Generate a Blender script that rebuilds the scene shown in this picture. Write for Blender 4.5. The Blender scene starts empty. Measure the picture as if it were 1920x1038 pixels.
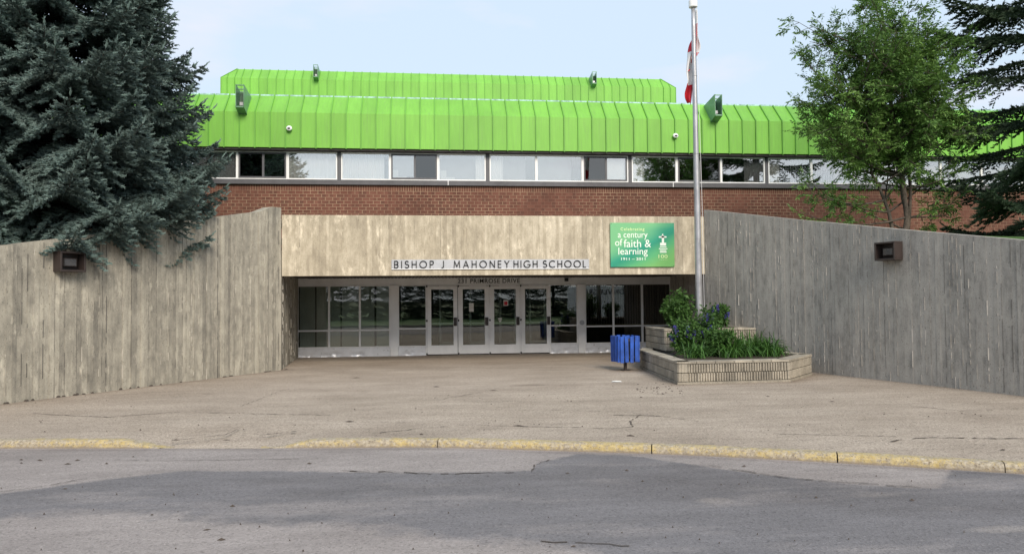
import bpy, math, random
import numpy as np
from mathutils import Matrix, Vector, Euler
random.seed(7)
C = bpy.context.scene.collection
scene = bpy.context.scene
R_ = math.radians

# ------------------------------------------------------------------ camera
F_PX, EYE = 1420.0, 1.67
cam_d = bpy.data.cameras.new('camera')
cam = bpy.data.objects.new('camera', cam_d)
C.objects.link(cam)
scene.camera = cam
cam_d.sensor_width = 36.0
cam_d.lens = 36.0 * F_PX / 1920.0
cam_d.clip_start, cam_d.clip_end = 0.05, 2000
ROT = (Matrix.Rotation(R_(-6.3), 3, 'Z') @ Matrix.Rotation(math.pi/2 + math.atan(41.5/F_PX), 3, 'X')
       @ Matrix.Rotation(R_(-0.48), 3, 'Z'))
cam.matrix_world = Matrix.Translation((0, 0, EYE)) @ ROT.to_4x4()
scene.render.resolution_x, scene.render.resolution_y = 1024, 553

# ------------------------------------------------------------------ light
SUN_EL, SUN_AZ = 34.0, 12.0          # behind the camera, to the right
world = bpy.data.worlds.new('World')
scene.world = world
world.use_nodes = True
wn, wl = world.node_tree.nodes, world.node_tree.links
wn.clear()
w_out = wn.new('ShaderNodeOutputWorld'); w_bg = wn.new('ShaderNodeBackground')
sky = wn.new('ShaderNodeTexSky'); sky.sky_type = 'NISHITA'; sky.sun_disc = False
sky.sun_elevation = R_(SUN_EL); sky.sun_rotation = R_(180 - SUN_AZ)
sky.air_density = 1.0; sky.dust_density = 2.0; sky.ozone_density = 1.0
w_tc = wn.new('ShaderNodeTexCoord')
w_map = wn.new('ShaderNodeMapping'); w_map.inputs['Scale'].default_value = (1.0, 1.0, 3.2)
w_map.inputs['Location'].default_value = (0.35, 0.1, 0.2)
w_noise = wn.new('ShaderNodeTexNoise'); w_noise.inputs['Scale'].default_value = 3.2
w_noise.inputs['Detail'].default_value = 5; w_noise.inputs['Roughness'].default_value = 0.5
w_ramp = wn.new('ShaderNodeValToRGB')
w_ramp.color_ramp.elements[0].position = 0.52; w_ramp.color_ramp.elements[0].color = (0, 0, 0, 1)
w_ramp.color_ramp.elements[1].position = 0.72; w_ramp.color_ramp.elements[1].color = (1, 1, 1, 1)
w_veil = wn.new('ShaderNodeMix'); w_veil.data_type = 'RGBA'      # thin high overcast in front of the blue
w_veil.inputs[0].default_value = 0.90
w_veil.inputs[7].default_value = (3.95, 4.75, 5.6, 1)
w_cl = wn.new('ShaderNodeMix'); w_cl.data_type = 'RGBA'
w_cl.inputs[7].default_value = (5.0, 4.9, 5.5, 1)
w_f = wn.new('ShaderNodeMath'); w_f.operation = 'MULTIPLY'; w_f.inputs[1].default_value = 0.75
wl.new(w_tc.outputs['Generated'], w_map.inputs[0]); wl.new(w_map.outputs[0], w_noise.inputs['Vector'])
wl.new(w_noise.outputs[0], w_ramp.inputs[0]); wl.new(sky.outputs[0], w_veil.inputs[6])
wl.new(w_veil.outputs[2], w_cl.inputs[6]); wl.new(w_ramp.outputs[0], w_f.inputs[0])
wl.new(w_f.outputs[0], w_cl.inputs[0]); wl.new(w_cl.outputs[2], w_bg.inputs[0])
w_bg.inputs[1].default_value = 0.12
wl.new(w_bg.outputs[0], w_out.inputs[0])

sun_d = bpy.data.lights.new('sun', 'SUN'); sun = bpy.data.objects.new('sun', sun_d); C.objects.link(sun)
sun_d.energy = 2.4; sun_d.angle = R_(26); sun_d.color = (1.0, 0.90, 0.76)
_d = Vector((math.sin(R_(SUN_AZ))*math.cos(R_(SUN_EL)), -math.cos(R_(SUN_AZ))*math.cos(R_(SUN_EL)), math.sin(R_(SUN_EL))))
sun.rotation_euler = _d.to_track_quat('Z', 'Y').to_euler()
sun.location = (6, -10, 20)
vs = scene.view_settings
vs.view_transform = 'Standard'; vs.look = 'None'; vs.gamma = 1; vs.exposure = 0.62
vs.use_curve_mapping = False
scene.render.engine = 'CYCLES'
scene.cycles.max_bounces = 8; scene.cycles.transparent_max_bounces = 12

# ------------------------------------------------------------------ measuring helpers (metres in the place)
def ray(px, py):
    return ROT @ Vector(((px - 960)/F_PX, (519 - py)/F_PX, -1))
def on_z(px, py, z=0.0):
    d = ray(px, py); t = (z - EYE)/d.z
    return Vector((d.x*t, d.y*t, z))
def on_y(px, py, y):
    d = ray(px, py); t = y/d.y
    return Vector((d.x*t, y, EYE + d.z*t))

# ------------------------------------------------------------------ object helpers
def tag(o, label=None, cat=None, group=None, kind=None):
    if label: o['label'] = label
    if cat: o['category'] = cat
    if group: o['group'] = group
    if kind: o['kind'] = kind
    return o
def empty(name, loc=(0, 0, 0), rz=0, parent=None):
    o = bpy.data.objects.new(name, None); C.objects.link(o)
    o.empty_display_size = 0.2
    o.location = loc; o.rotation_euler = (0, 0, rz)
    if parent: o.parent = parent
    return o
def link(name, me, mat=None, parent=None, loc=None, rot=None, scale=None):
    o = bpy.data.objects.new(name, me); C.objects.link(o)
    if mat is not None and not me.materials: me.materials.append(mat)
    if parent: o.parent = parent
    if loc is not None: o.location = loc
    if rot is not None: o.rotation_euler = rot
    if scale is not None: o.scale = scale
    return o
class MB:
    def __init__(s): s.v = []; s.f = []; s.m = []; s.a = []
    def add(s, vs_, fs, mi=0, att=0.0):
        n = len(s.v); s.v += [tuple(p) for p in vs_]
        s.f += [tuple(i + n for i in f) for f in fs]; s.m += [mi]*len(fs); s.a += [att]*len(vs_)
        return s
    def box(s, x0, x1, y0, y1, z0, z1, mi=0, att=0.0):
        return s.add([(x0,y0,z0),(x1,y0,z0),(x1,y1,z0),(x0,y1,z0),(x0,y0,z1),(x1,y0,z1),(x1,y1,z1),(x0,y1,z1)],
                     [(0,3,2,1),(4,5,6,7),(0,1,5,4),(1,2,6,5),(2,3,7,6),(3,0,4,7)], mi, att)
    def quad(s, a, b, c, d, mi=0, att=0.0): return s.add([a,b,c,d], [(0,1,2,3)], mi, att)
    def prism(s, pts, z0, z1, mi=0, att=0.0):
        n = len(pts)
        vs_ = [(x, y, z0) for x, y in pts] + [(x, y, z1) for x, y in pts]
        fs = [tuple(range(n))[::-1], tuple(range(n, 2*n))] + [(i, (i+1) % n, n+(i+1) % n, n+i) for i in range(n)]
        return s.add(vs_, fs, mi, att)
    def tube(s, pts, rad, n=6, mi=0, att=0.0, cap=True):
        pts = [Vector(p) for p in pts]
        if not hasattr(rad, '__len__'): rad = [rad]*len(pts)
        vs_ = []
        for i, p in enumerate(pts):
            d = (pts[min(i+1, len(pts)-1)] - pts[max(i-1, 0)]).normalized()
            u = d.cross(Vector((0, 0, 1)))
            if u.length < 1e-3: u = Vector((1, 0, 0))
            u.normalize(); w = d.cross(u)
            for k in range(n):
                a = 2*math.pi*k/n
                vs_.append(p + (u*math.cos(a) + w*math.sin(a))*rad[i])
        fs = []
        for i in range(len(pts)-1):
            for k in range(n):
                k2 = (k+1) % n
                fs.append((i*n+k, i*n+k2, (i+1)*n+k2, (i+1)*n+k))
        if cap: fs += [tuple(range(n))[::-1], tuple(range((len(pts)-1)*n, len(pts)*n))]
        return s.add(vs_, fs, mi, att)
    def lathe(s, prof, n=16, c=(0, 0, 0), mi=0, att=0.0):
        vs_ = []; fs = []
        for r, z in prof:
            for k in range(n):
                a = 2*math.pi*k/n; vs_.append((c[0]+r*math.cos(a), c[1]+r*math.sin(a), c[2]+z))
        for i in range(len(prof)-1):
            for k in range(n):
                k2 = (k+1) % n; fs.append((i*n+k, i*n+k2, (i+1)*n+k2, (i+1)*n+k))
        return s.add(vs_, fs, mi, att)
    def mesh(s, name='mesh', mats=None, smooth=False, att=None):
        me = bpy.data.meshes.new(name); me.from_pydata(s.v, [], s.f)
        for m in (mats or []): me.materials.append(m)
        if len(mats or []) > 1: me.polygons.foreach_set('material_index', s.m)
        if smooth: me.polygons.foreach_set('use_smooth', [True]*len(s.f))
        if att:
            at = me.attributes.new(att, 'FLOAT', 'POINT'); at.data.foreach_set('value', s.a)
        me.update(); return me
    def build(s, name, mat, parent=None, smooth=False, att=None, loc=None, rot=None):
        mats = mat if isinstance(mat, list) else [mat]
        return link(name, s.mesh(name, mats, smooth, att), None, parent, loc, rot)
def bevel(o, w, seg=1):
    m = o.modifiers.new('edge', 'BEVEL'); m.width = w; m.segments = seg; m.limit_method = 'ANGLE'
    return o
def grid_mesh(name, V, nx, ny, attrs, mat):
    """V: (nx*ny,3) array, row-major in y"""
    me = bpy.data.meshes.new(name)
    i = np.arange(nx-1)[None, :] + nx*np.arange(ny-1)[:, None]; i = i.ravel()
    F = np.stack([i, i+1, i+nx+1, i+nx], 1)
    raw_mesh(me, V, F, attrs, mat); return me
def raw_mesh(me, V, F, attrs=None, mat=None, smooth=False):
    V = np.asarray(V, np.float32); F = np.asarray(F, np.int32); k = F.shape[1]
    me.vertices.add(len(V)); me.vertices.foreach_set('co', V.ravel())
    me.loops.add(F.size); me.loops.foreach_set('vertex_index', F.ravel())
    me.polygons.add(len(F))
    me.polygons.foreach_set('loop_start', np.arange(len(F), dtype=np.int32)*k)
    me.update(calc_edges=True)
    if smooth: me.polygons.foreach_set('use_smooth', np.ones(len(F), bool))
    for n, a in (attrs or {}).items():
        at = me.attributes.new(n, 'FLOAT', 'POINT'); at.data.foreach_set('value', np.asarray(a, np.float32).ravel())
    if mat: me.materials.append(mat)
    return me

# ------------------------------------------------------------------ materials
class Mat:
    def __init__(s, name, col=(.5,.5,.5), rough=.7, metal=0.0, spec=0.5):
        s.m = bpy.data.materials.new(name); s.m.use_nodes = True
        s.nt = s.m.node_tree; s.n = s.nt.nodes; s.l = s.nt.links
        s.b = s.n['Principled BSDF']; s.out = s.n['Material Output']
        s.b.inputs['Base Color'].default_value = (*col, 1); s.b.inputs['Roughness'].default_value = rough
        s.b.inputs['Metallic'].default_value = metal; s.b.inputs['Specular IOR Level'].default_value = spec
        s.pos = None
    def P(s):
        if not s.pos:
            s.pos = s.n.new('ShaderNodeNewGeometry').outputs['Position']
        return s.pos
    def obj(s): return s.n.new('ShaderNodeTexCoord').outputs['Object']
    def noise(s, scale, detail=3, stretch=(1,1,1), rough=.5, vec=None, off=(0,0,0)):
        mp = s.n.new('ShaderNodeMapping'); mp.inputs['Scale'].default_value = stretch; mp.inputs['Location'].default_value = off
        s.l.new(vec or s.P(), mp.inputs[0])
        t = s.n.new('ShaderNodeTexNoise'); t.inputs['Scale'].default_value = scale
        t.inputs['Detail'].default_value = detail; t.inputs['Roughness'].default_value = rough
        s.l.new(mp.outputs[0], t.inputs['Vector']); return t.outputs[0]
    def ramp(s, x, stops):
        r = s.n.new('ShaderNodeValToRGB'); s.l.new(x, r.inputs[0]); e = r.color_ramp.elements
        while len(e) < len(stops): e.new(0.5)
        for q, (p, c) in zip(e, stops):
            q.position = p; q.color = (c, c, c, 1) if not hasattr(c, '__len__') else (*c, 1)
        return r.outputs[0]
    def mix(s, f, a, b, mode='MIX'):
        m = s.n.new('ShaderNodeMix'); m.data_type = 'RGBA'; m.blend_type = mode
        for i, q in ((0, f), (6, a), (7, b)):
            if hasattr(q, 'links'): s.l.new(q, m.inputs[i])
            elif i == 0: m.inputs[0].default_value = q
            else: m.inputs[i].default_value = (*q, 1) if hasattr(q, '__len__') else (q, q, q, 1)
        return m.outputs[2]
    def math(s, op, a, b=0.0):
        m = s.n.new('ShaderNodeMath'); m.operation = op
        for i, q in enumerate((a, b)):
            if hasattr(q, 'links'): s.l.new(q, m.inputs[i])
            else: m.inputs[i].default_value = q
        return m.outputs[0]
    def attr(s, name):
        a = s.n.new('ShaderNodeAttribute'); a.attribute_name = name; return a.outputs['Fac']
    def col(s, x): s.l.new(x, s.b.inputs['Base Color']); return s
    def rough(s, x): s.l.new(x, s.b.inputs['Roughness']); return s
    def bump(s, h, strength=.3, dist=.01):
        b = s.n.new('ShaderNodeBump'); b.inputs['Strength'].default_value = strength; b.inputs['Distance'].default_value = dist
        s.l.new(h, b.inputs['Height']); s.l.new(b.outputs[0], s.b.inputs['Normal']); return s

def concrete(name, dark, mid, light, blotch=0.5):
    M = Mat(name, rough=.9, spec=.25)
    tone = M.attr('tone')
    st = M.noise(9, 4, (1, 1, .16), .6)
    bl = M.noise(1.3, 4, (1, 1, .6), .6, off=(3, 1, 7))
    st2 = M.noise(34, 4, (1, 1, .07), .6, off=(2, 6, 1))
    mo = M.noise(7, 5, (1, 1, .5), .72, off=(7, 2, 5))
    x = M.math('ADD', M.math('MULTIPLY', tone, .34), M.math('MULTIPLY', st, .34))
    x = M.math('ADD', x, M.math('MULTIPLY', bl, .50))
    x = M.math('ADD', x, M.math('MULTIPLY', st2, .22))
    x = M.math('ADD', x, M.math('MULTIPLY', mo, .75))
    x = M.math('SUBTRACT', x, .56)
    c = M.ramp(x, [(.25, dark), (.50, mid), (.78, light)])
    pits = M.ramp(M.noise(48, 2, (1, 1, .7)), [(.30, .25), (.36, 1.0)])
    c = M.mix(.65, c, pits, 'MULTIPLY')
    wash = M.ramp(M.noise(5, 5, (1, 1, .35), .7, off=(9, 4, 2)), [(.58, 0), (.74, blotch)])
    c = M.mix(wash, c, tuple(min(1, q*1.25) for q in light))
    fine = M.ramp(M.noise(120, 2), [(.3, .82), (.7, 1.12)])
    c = M.mix(1.0, c, fine, 'MULTIPLY')
    M.col(c); M.bump(M.math('ADD', st, M.noise(60, 3)), .35, .006); return M.m
MT = {}
MT['conc_left'] = concrete('weathered board marked concrete', (.175,.163,.140), (.295,.273,.228), (.46,.425,.35), .9)
MT['conc_lintel'] = concrete('clean board marked concrete', (.31,.268,.205), (.45,.393,.30), (.66,.59,.47), 1.0)
MT['conc_right'] = concrete('grey board marked concrete', (.20,.188,.172), (.34,.318,.288), (.44,.41,.37), .3)
MT['fin_pale'] = concrete('pale joint fin', (.40,.35,.27), (.54,.48,.38), (.70,.63,.51), .6)
MT['fin_grey'] = concrete('grey joint fin', (.19,.18,.162), (.31,.29,.262), (.44,.415,.38), .3)
MT['fin'] = concrete('concrete joint fin', (.24,.225,.195), (.37,.345,.30), (.54,.505,.44), .5)
MT['fin_dark'] = concrete('concrete joint seam', (.07,.065,.06), (.12,.115,.105), (.2,.19,.17), .1)

def paint(name, col, rough=.45, var=.12, metal=0.0, scale=3.0):
    M = Mat(name, rough=rough, metal=metal)
    n = M.ramp(M.noise(scale, 4, (1, 1, .6)), [(.3, 1-var), (.7, 1+var)])
    d = M.ramp(M.noise(30, 3), [(.3, 1-var*.4), (.7, 1+var*.3)])
    M.col(M.mix(1.0, M.mix(1.0, col, n, 'MULTIPLY'), d, 'MULTIPLY'))
    M.rough(M.ramp(M.noise(8, 3), [(.3, max(0, rough-.1)), (.7, rough+.12)]))
    return M.m
def roof_green(name, col):
    M = Mat(name, rough=.5, spec=.4)
    n = M.ramp(M.noise(1.1, 4, (1, 1, .5)), [(.3, .90), (.7, 1.08)])
    s = M.ramp(M.noise(14, 4, (1, .2, .08), .6), [(.35, .93), (.7, 1.03)])
    oi = M.n.new('ShaderNodeObjectInfo').outputs['Random']
    c = M.mix(1.0, M.mix(1.0, col, n, 'MULTIPLY'), s, 'MULTIPLY')
    c = M.mix(1.0, c, M.ramp(oi, [(0, .91), (1, 1.05)]), 'MULTIPLY')
    dirt = M.ramp(M.noise(22, 4, (1, .3, .05), .7, off=(3, 3, 3)), [(.52, 0), (.75, .5)])
    c = M.mix(dirt, c, (.17, .30, .09))
    M.col(c).bump(M.noise(2.2, 2, (1, 1, .35)), .25, .03); return M.m
MT['green'] = roof_green('lime green painted sheet metal', (.195, .48, .062))
MT['green_seam'] = roof_green('lime green painted seam', (.145, .385, .052))
MT['teal'] = paint('pale teal flashing', (.30, .47, .41), .6, .45, scale=9)
MT['scoop'] = paint('dull green painted housing', (.16, .30, .19), .35, .15, 0.2)
MT['scoop_dark'] = paint('dark green housing lining', (.045, .10, .06), .6, .1)
MT['band'] = paint('dark grey fascia band', (.085, .083, .092), .55, .15)
MT['soffit'] = paint('dark brown soffit', (.022, .018, .018), .7, .1)
MT['alu'] = paint('satin aluminium frame', (.84, .84, .85), .42, .07, .05)
MT['alu_white'] = paint('white painted aluminium', (.86, .86, .86), .4, .06, .0)
MT['alu_panel'] = paint('dented aluminium kick panel', (.74, .75, .79), .34, .09, .2)
MT['strip'] = paint('satin grey strip', (.45, .46, .49), .4, .08, .15)
MT['frame_dark'] = paint('dark grey sliding window frame', (.09, .09, .10), .45, .1)
MT['black'] = paint('black metal', (.012, .012, .012), .45, .1)
MT['brown_metal'] = paint('dark brown enamel', (.042, .030, .027), .45, .15)
MT['lamp_glass'] = paint('dusty lamp lens', (.085, .082, .085), .25, .2)
MT['blue'] = paint('blue painted wood', (.018, .075, .36), .5, .35, scale=9)
MT['white_cloth'] = paint('white cloth', (.72, .71, .72), .85, .05)
MT['red_cloth'] = paint('red cloth', (.48, .018, .035), .8, .1)
MT['steel'] = paint('galvanised steel pole', (.42, .42, .44), .38, .14, .55, 5)
MT['paper'] = paint('white paper', (.72, .71, .68), .8, .05)
MT['room'] = paint('dim interior wall', (.11, .105, .10), .9, .2)
MT['room_dark'] = paint('dark interior', (.05, .05, .05), .9, .2)
MT['room_floor'] = paint('interior floor', (.07, .065, .06), .4, .2)
MT['grey_blind'] = paint('grey backing panel', (.62, .63, .60), .8, .12, scale=1.2)
MT['blind_slat'] = paint('dark vertical blind', (.30, .28, .29), .7, .1)
MT['sill_wood'] = paint('tan wooden sill', (.42, .28, .14), .6, .15)
MT['curtain'] = paint('white curtain', (.92, .91, .90), .9, .04)
MT['curtain_grey'] = paint('grey roller blind', (.40, .40, .41), .9, .06)
MT['curtain_tan'] = paint('tan roller blind', (.46, .36, .22), .9, .12)
MT['soil'] = paint('dark garden soil', (.045, .032, .022), 1, .4, scale=20)
MT['bark'] = paint('grey brown bark', (.085, .068, .055), .95, .4, scale=18)
MT['bark_dark'] = paint('dark spruce bark', (.045, .036, .03), .95, .3, scale=18)
MT['grass'] = paint('mown grass', (.055, .125, .025), .9, .35, scale=4)
MT['ground'] = paint('dry grassy ground', (.07, .10, .035), .95, .3, scale=1)

M = Mat('brick', rough=.85, spec=.3)
sn = M.n.new('ShaderNodeVectorMath'); sn.operation = 'SNAP'; sn.inputs[1].default_value = (.1125, 10, .099)
M.l.new(M.P(), sn.inputs[0])
wnz = M.n.new('ShaderNodeTexWhiteNoise'); M.l.new(sn.outputs[0], wnz.inputs[0])
c = M.ramp(wnz.outputs[0], [(0, (.112,.050,.036)), (.5, (.145,.060,.042)), (1, (.170,.074,.052))])
c = M.mix(1, c, M.ramp(M.noise(.5, 3), [(.35, .82), (.7, 1.15)]), 'MULTIPLY')
c = M.mix(1, c, M.ramp(M.noise(60, 3), [(.3, .85), (.7, 1.1)]), 'MULTIPLY')
M.col(c).bump(M.noise(90, 3), .4, .004); MT['brick'] = M.m
M = Mat('mortar', rough=.95)
M.col(M.ramp(M.noise(.8, 3, (1, 1, 1.2)), [(.38, (.165,.088,.062)), (.60, (.36,.255,.17))])); MT['mortar'] = M.m

def glass(name, tint, refl, rough=0.0, wav=.0):
    m = bpy.data.materials.new(name); m.use_nodes = True
    n, l = m.node_tree.nodes, m.node_tree.links; n.remove(n['Principled BSDF'])
    t = n.new('ShaderNodeBsdfTransparent'); t.inputs[0].default_value = (*tint, 1)
    g = n.new('ShaderNodeBsdfGlossy'); g.inputs['Roughness'].default_value = rough; g.inputs[0].default_value = (1, .975, .93, 1)
    fr = n.new('ShaderNodeLayerWeight'); fr.inputs[0].default_value = .25
    ad = n.new('ShaderNodeMath'); ad.operation = 'MULTIPLY_ADD'; ad.inputs[1].default_value = 1-refl; ad.inputs[2].default_value = refl
    l.new(fr.outputs['Fresnel'], ad.inputs[0])
    if wav:
        ge = n.new('ShaderNodeNewGeometry'); nz = n.new('ShaderNodeTexNoise'); nz.inputs['Scale'].default_value = 2.2
        nz.inputs['Detail'].default_value = 1
        bp = n.new('ShaderNodeBump'); bp.inputs['Strength'].default_value = 1; bp.inputs['Distance'].default_value = wav
        l.new(ge.outputs['Position'], nz.inputs['Vector']); l.new(nz.outputs[0], bp.inputs['Height']); l.new(bp.outputs[0], g.inputs['Normal'])
    mx = n.new('ShaderNodeMixShader'); l.new(ad.outputs[0], mx.inputs[0]); l.new(t.outputs[0], mx.inputs[1]); l.new(g.outputs[0], mx.inputs[2])
    l.new(mx.outputs[0], n['Material Output'].inputs[0]); return m
MT['glass_up'] = glass('upper window glass', (.90, .92, .93), .38, 0, .0006)
MT['glass_dark'] = glass('tinted sliding glass', (.30, .31, .32), .12, 0, .0006)
MT['glass_door'] = glass('entrance glass', (.72, .76, .74), .075, 0, .0005)

# ---- asphalt
def asphalt(name, dark, light, patch=None, speck=.5, warm=None):
    M = Mat(name, rough=.92, spec=.25)
    big = M.noise(.55, 5, (1, 1.6, 1), .6)
    c = M.ramp(big, [(.3, dark), (.72, light)])
    if patch:
        p = M.attr('patch'); jag = M.noise(5, 5, (1, 1, 1), .65, off=(5, 5, 5))
        x = M.math('ADD', p, M.math('MULTIPLY', M.math('SUBTRACT', jag, .5), .55))
        c2 = M.ramp(M.noise(1.1, 4, (.7, 1.5, 1)), [(.3, patch), (.75, tuple(q*1.25 for q in patch))])
        c = M.mix(M.ramp(x, [(.37, 0), (.63, .92)]), c, c2)
        lt = M.attr('light'); x2 = M.math('ADD', lt, M.math('MULTIPLY', M.math('SUBTRACT', jag, .5), .5))
        c = M.mix(M.ramp(x2, [(.3, 0), (.95, .7)]), c, (.30, .27, .255))
    wp = M.ramp(M.noise(.9, 5, (.6, 1.8, 1), .65, off=(12, 3, 1)), [(.52, 0), (.70, .45)])
    c = M.mix(wp, c, light)
    st = M.attr('stain_shade')
    c = M.mix(st, c, M.mix(1, c, (.60, .57, .55), 'MULTIPLY'))
    v = M.n.new('ShaderNodeTexVoronoi'); v.inputs['Scale'].default_value = 62; M.l.new(M.P(), v.inputs['Vector'])
    vv = M.ramp(M.math('MULTIPLY', v.outputs['Color'], 1.0), [(.12, 1-.55*speck), (.35, 1), (.8, 1), (1.0, 1+.7*speck)])
    c = M.mix(1, c, vv, 'MULTIPLY')
    c = M.mix(1, c, M.ramp(M.noise(140, 2), [(.3, 1-.3*speck), (.7, 1+.22*speck)]), 'MULTIPLY')
    c = M.mix(1, c, M.ramp(M.noise(34, 3, rough=.7), [(.3, 1-.22*speck), (.7, 1+.2*speck)]), 'MULTIPLY')
    streak = M.ramp(M.noise(1.6, 5, (.5, 3.5, 1), .7, off=(1, 8, 3)), [(.35, .90), (.65, 1.06)])
    c = M.mix(1, c, streak, 'MULTIPLY')
    M.col(c).bump(M.math('ADD', M.noise(95, 4), v.outputs['Distance']), .55, .006); return M.m
MT['plaza'] = asphalt('worn tan asphalt', (.315, .26, .21), (.45, .38, .315), speck=.8)
MT['road'] = asphalt('old grey asphalt', (.25, .222, .212), (.345, .308, .294), patch=(.150, .143, .150), speck=.5)
M = Mat('asphalt crack', (.07, .055, .045), .95); MT['crack'] = M.m

M = Mat('kerb concrete with worn yellow paint', rough=.85)
a = M.noise(9, 5, (1, 1, 1.5), .75); b_ = M.noise(2.2, 3, off=(4, 4, 4))
x = M.math('ADD', M.math('MULTIPLY', a, .75), M.math('MULTIPLY', b_, .35))
cc = M.ramp(M.noise(30, 4), [(.3, (.22,.18,.13)), (.7, (.46,.40,.31))])
yy = M.ramp(M.noise(20, 3), [(.3, (.37,.27,.09)), (.7, (.53,.42,.20))])
ch = M.noise(38, 5, rough=.75)
x = M.math('ADD', M.math('MULTIPLY', x, .7), M.math('MULTIPLY', ch, .38))
c = M.mix(M.ramp(x, [(.54, 0), (.64, .9)]), cc, yy)
c = M.mix(M.ramp(M.noise(70, 3), [(.60, 0), (.66, .8)]), c, (.12, .09, .06))
gr = M.math('ADD', M.attr('edge'), M.math('MULTIPLY', M.math('SUBTRACT', M.noise(12, 4), .5), .8))
c = M.mix(M.ramp(gr, [(.45, 0), (.75, .85)]), c, (.22, .18, .14))
M.col(c).bump(M.noise(45, 4), .7, .01); MT['kerb'] = M.m

M = Mat('split face concrete block', rough=.92, spec=.2)
oi = M.n.new('ShaderNodeObjectInfo')
c = M.ramp(M.noise(3.5, 4), [(.3, (.27,.245,.205)), (.7, (.43,.385,.315))])
c = M.mix(1, c, M.ramp(oi.outputs['Random'], [(0, .82), (1, 1.12)]), 'MULTIPLY')
c = M.mix(1, c, M.ramp(M.noise(60, 4), [(.3, .72), (.7, 1.18)]), 'MULTIPLY')
M.col(c).bump(M.noise(50, 5, rough=.7), .8, .012); MT['block'] = M.m
M = Mat('block joint', (.07, .065, .055), .95); MT['joint'] = M.m

def leaf(name, dark, light, rough=.55, trans=.25):
    M = Mat(name, rough=rough, spec=.35)
    t = M.attr('tone'); n = M.noise(1.5, 2)
    x = M.math('ADD', M.math('MULTIPLY', t, .75), M.math('MULTIPLY', n, .25))
    c = M.ramp(x, [(.1, dark), (.85, light)]); M.col(c)
    if trans:
        tr = M.n.new('ShaderNodeBsdfTranslucent'); M.l.new(c, tr.inputs[0])
        mx = M.n.new('ShaderNodeMixShader'); mx.inputs[0].default_value = trans
        M.l.new(M.b.outputs[0], mx.inputs[1]); M.l.new(tr.outputs[0], mx.inputs[2]); M.l.new(mx.outputs[0], M.out.inputs[0])
    return M.m
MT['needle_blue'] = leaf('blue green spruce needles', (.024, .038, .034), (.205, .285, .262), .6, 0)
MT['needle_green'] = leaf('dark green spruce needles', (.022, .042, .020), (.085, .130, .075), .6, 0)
MT['leaf_ash'] = leaf('ash leaves', (.055, .125, .028), (.20, .34, .085), .5, .3)
MT['leaf_garden'] = leaf('garden foliage', (.032, .080, .020), (.105, .215, .050), .5, .25)
MT['leaf_lily'] = leaf('daylily blades', (.028, .078, .016), (.105, .235, .05), .4, .25)
MT['petal'] = leaf('violet blue petals', (.06, .045, .27), (.15, .12, .50), .6, .3)

# ================================================================== GROUND
# ground sheet to the horizon
me = MB().quad((-600,-600,-.16),(600,-600,-.16),(600,600,-.16),(-600,600,-.16)).mesh('ground', [MT['ground']])
tag(link('ground', me), kind='structure')

KB = [on_z(-500, 846, -.08), on_z(-250, 842, -.08)] + [on_z(x, y, -.08) for x, y in
      [(0,840),(205,840),(300,840),(510,840),(820,838),(1280,852),(1570,867),(1920,888)]]
KB += [Vector((7.4, 6.0, -.08)), Vector((9.4, 4.9, -.08)), Vector((14, 2.4, -.08))]
KB = [Vector((-30, 11.0, -.08)), Vector((-16, 10.9, -.08))] + KB
kx = np.array([p.x for p in KB]); ky = np.array([p.y for p in KB])
def kerb_y(x):
    x = np.asarray(x, float); r = 0
    for d in (-.5, -.25, 0, .25, .5): r = r + np.interp(x+d, kx, ky)
    return r/5
DROP = (on_z(205, 840, -.08).x + .05, on_z(300, 840, -.08).x + .05, on_z(510, 840, -.08).x - .05, on_z(600, 840, -.08).x)
def drop_amt(x):        # 1 inside the dropped crossing
    x = np.asarray(x, float)
    s = lambda t: np.clip(t, 0, 1)**2*(3-2*np.clip(t, 0, 1))
    return s((x-DROP[0])/(DROP[1]-DROP[0]))*s((DROP[3]-x)/(DROP[3]-DROP[2]))
def fbm(x, y, seed=0):
    r = np.zeros_like(x); rs = np.random.RandomState(seed); a = 1
    for o in range(5):
        for _ in range(3):
            k = rs.randn(2)*(.5*1.9**o); r += a/3*np.sin(k[0]*x + k[1]*y + rs.rand()*6.28)
        a *= .6
    return r

# road
rx = np.arange(-30, 14.01, .06); ry = np.linspace(-3.2, 0, 2)
nx, ny = len(rx), 170
ty = np.linspace(0, 1, ny)[:, None]**.8
Y = -3.2 + (kerb_y(rx)[None, :] + .02 + 3.2)*ty; X = np.repeat(rx[None, :], ny, 0)
def segdist(pts, X):   # interp of a boundary polyline
    pts = sorted(pts); return np.interp(X, [p[0] for p in pts], [p[1] for p in pts])
up = [on_z(*q, -.08) for q in [(-300,940),(0,925),(180,900),(340,880),(640,882),(995,885),(1012,868),(1090,852),(1200,856),(1400,885),(1560,902),(1760,915),(1782,880),(1920,890),(2100,905)]]
lo = [on_z(*q, -.08) for q in [(-300,975),(0,975),(120,968),(280,965),(420,985),(560,995),(640,1002),(760,1005),(900,1020),(1060,1030),(1250,1060),(1500,1100),(1920,1150)]]
YU = segdist([(p.x, p.y) for p in up], X); YL = segdist([(p.x, p.y) for p in lo], X)
wob = .07*fbm(X*2, Y*2, 3)
patch = np.clip(.5 + (YU - Y + wob)/.32, 0, 1)*np.clip(.5 + (Y - YL + wob*3)/1.1, 0, 1)
def blob(c, rx_, ry_, X, Y): return np.clip(1.25 - ((X-c.x)/rx_)**2 - ((Y-c.y)/ry_)**2 + .12*fbm(X*4, Y*4, 5), 0, 1)
light = .9*blob(on_z(1343, 938, -.08), .20, .13, X, Y) + .85*blob(on_z(1885, 990, -.08), .35, .10, X, Y) + .6*blob(on_z(1650, 927, -.08), .25, .08, X, Y) \
        + .45*blob(on_z(770, 917, -.08), .25, .05, X, Y)
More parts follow.
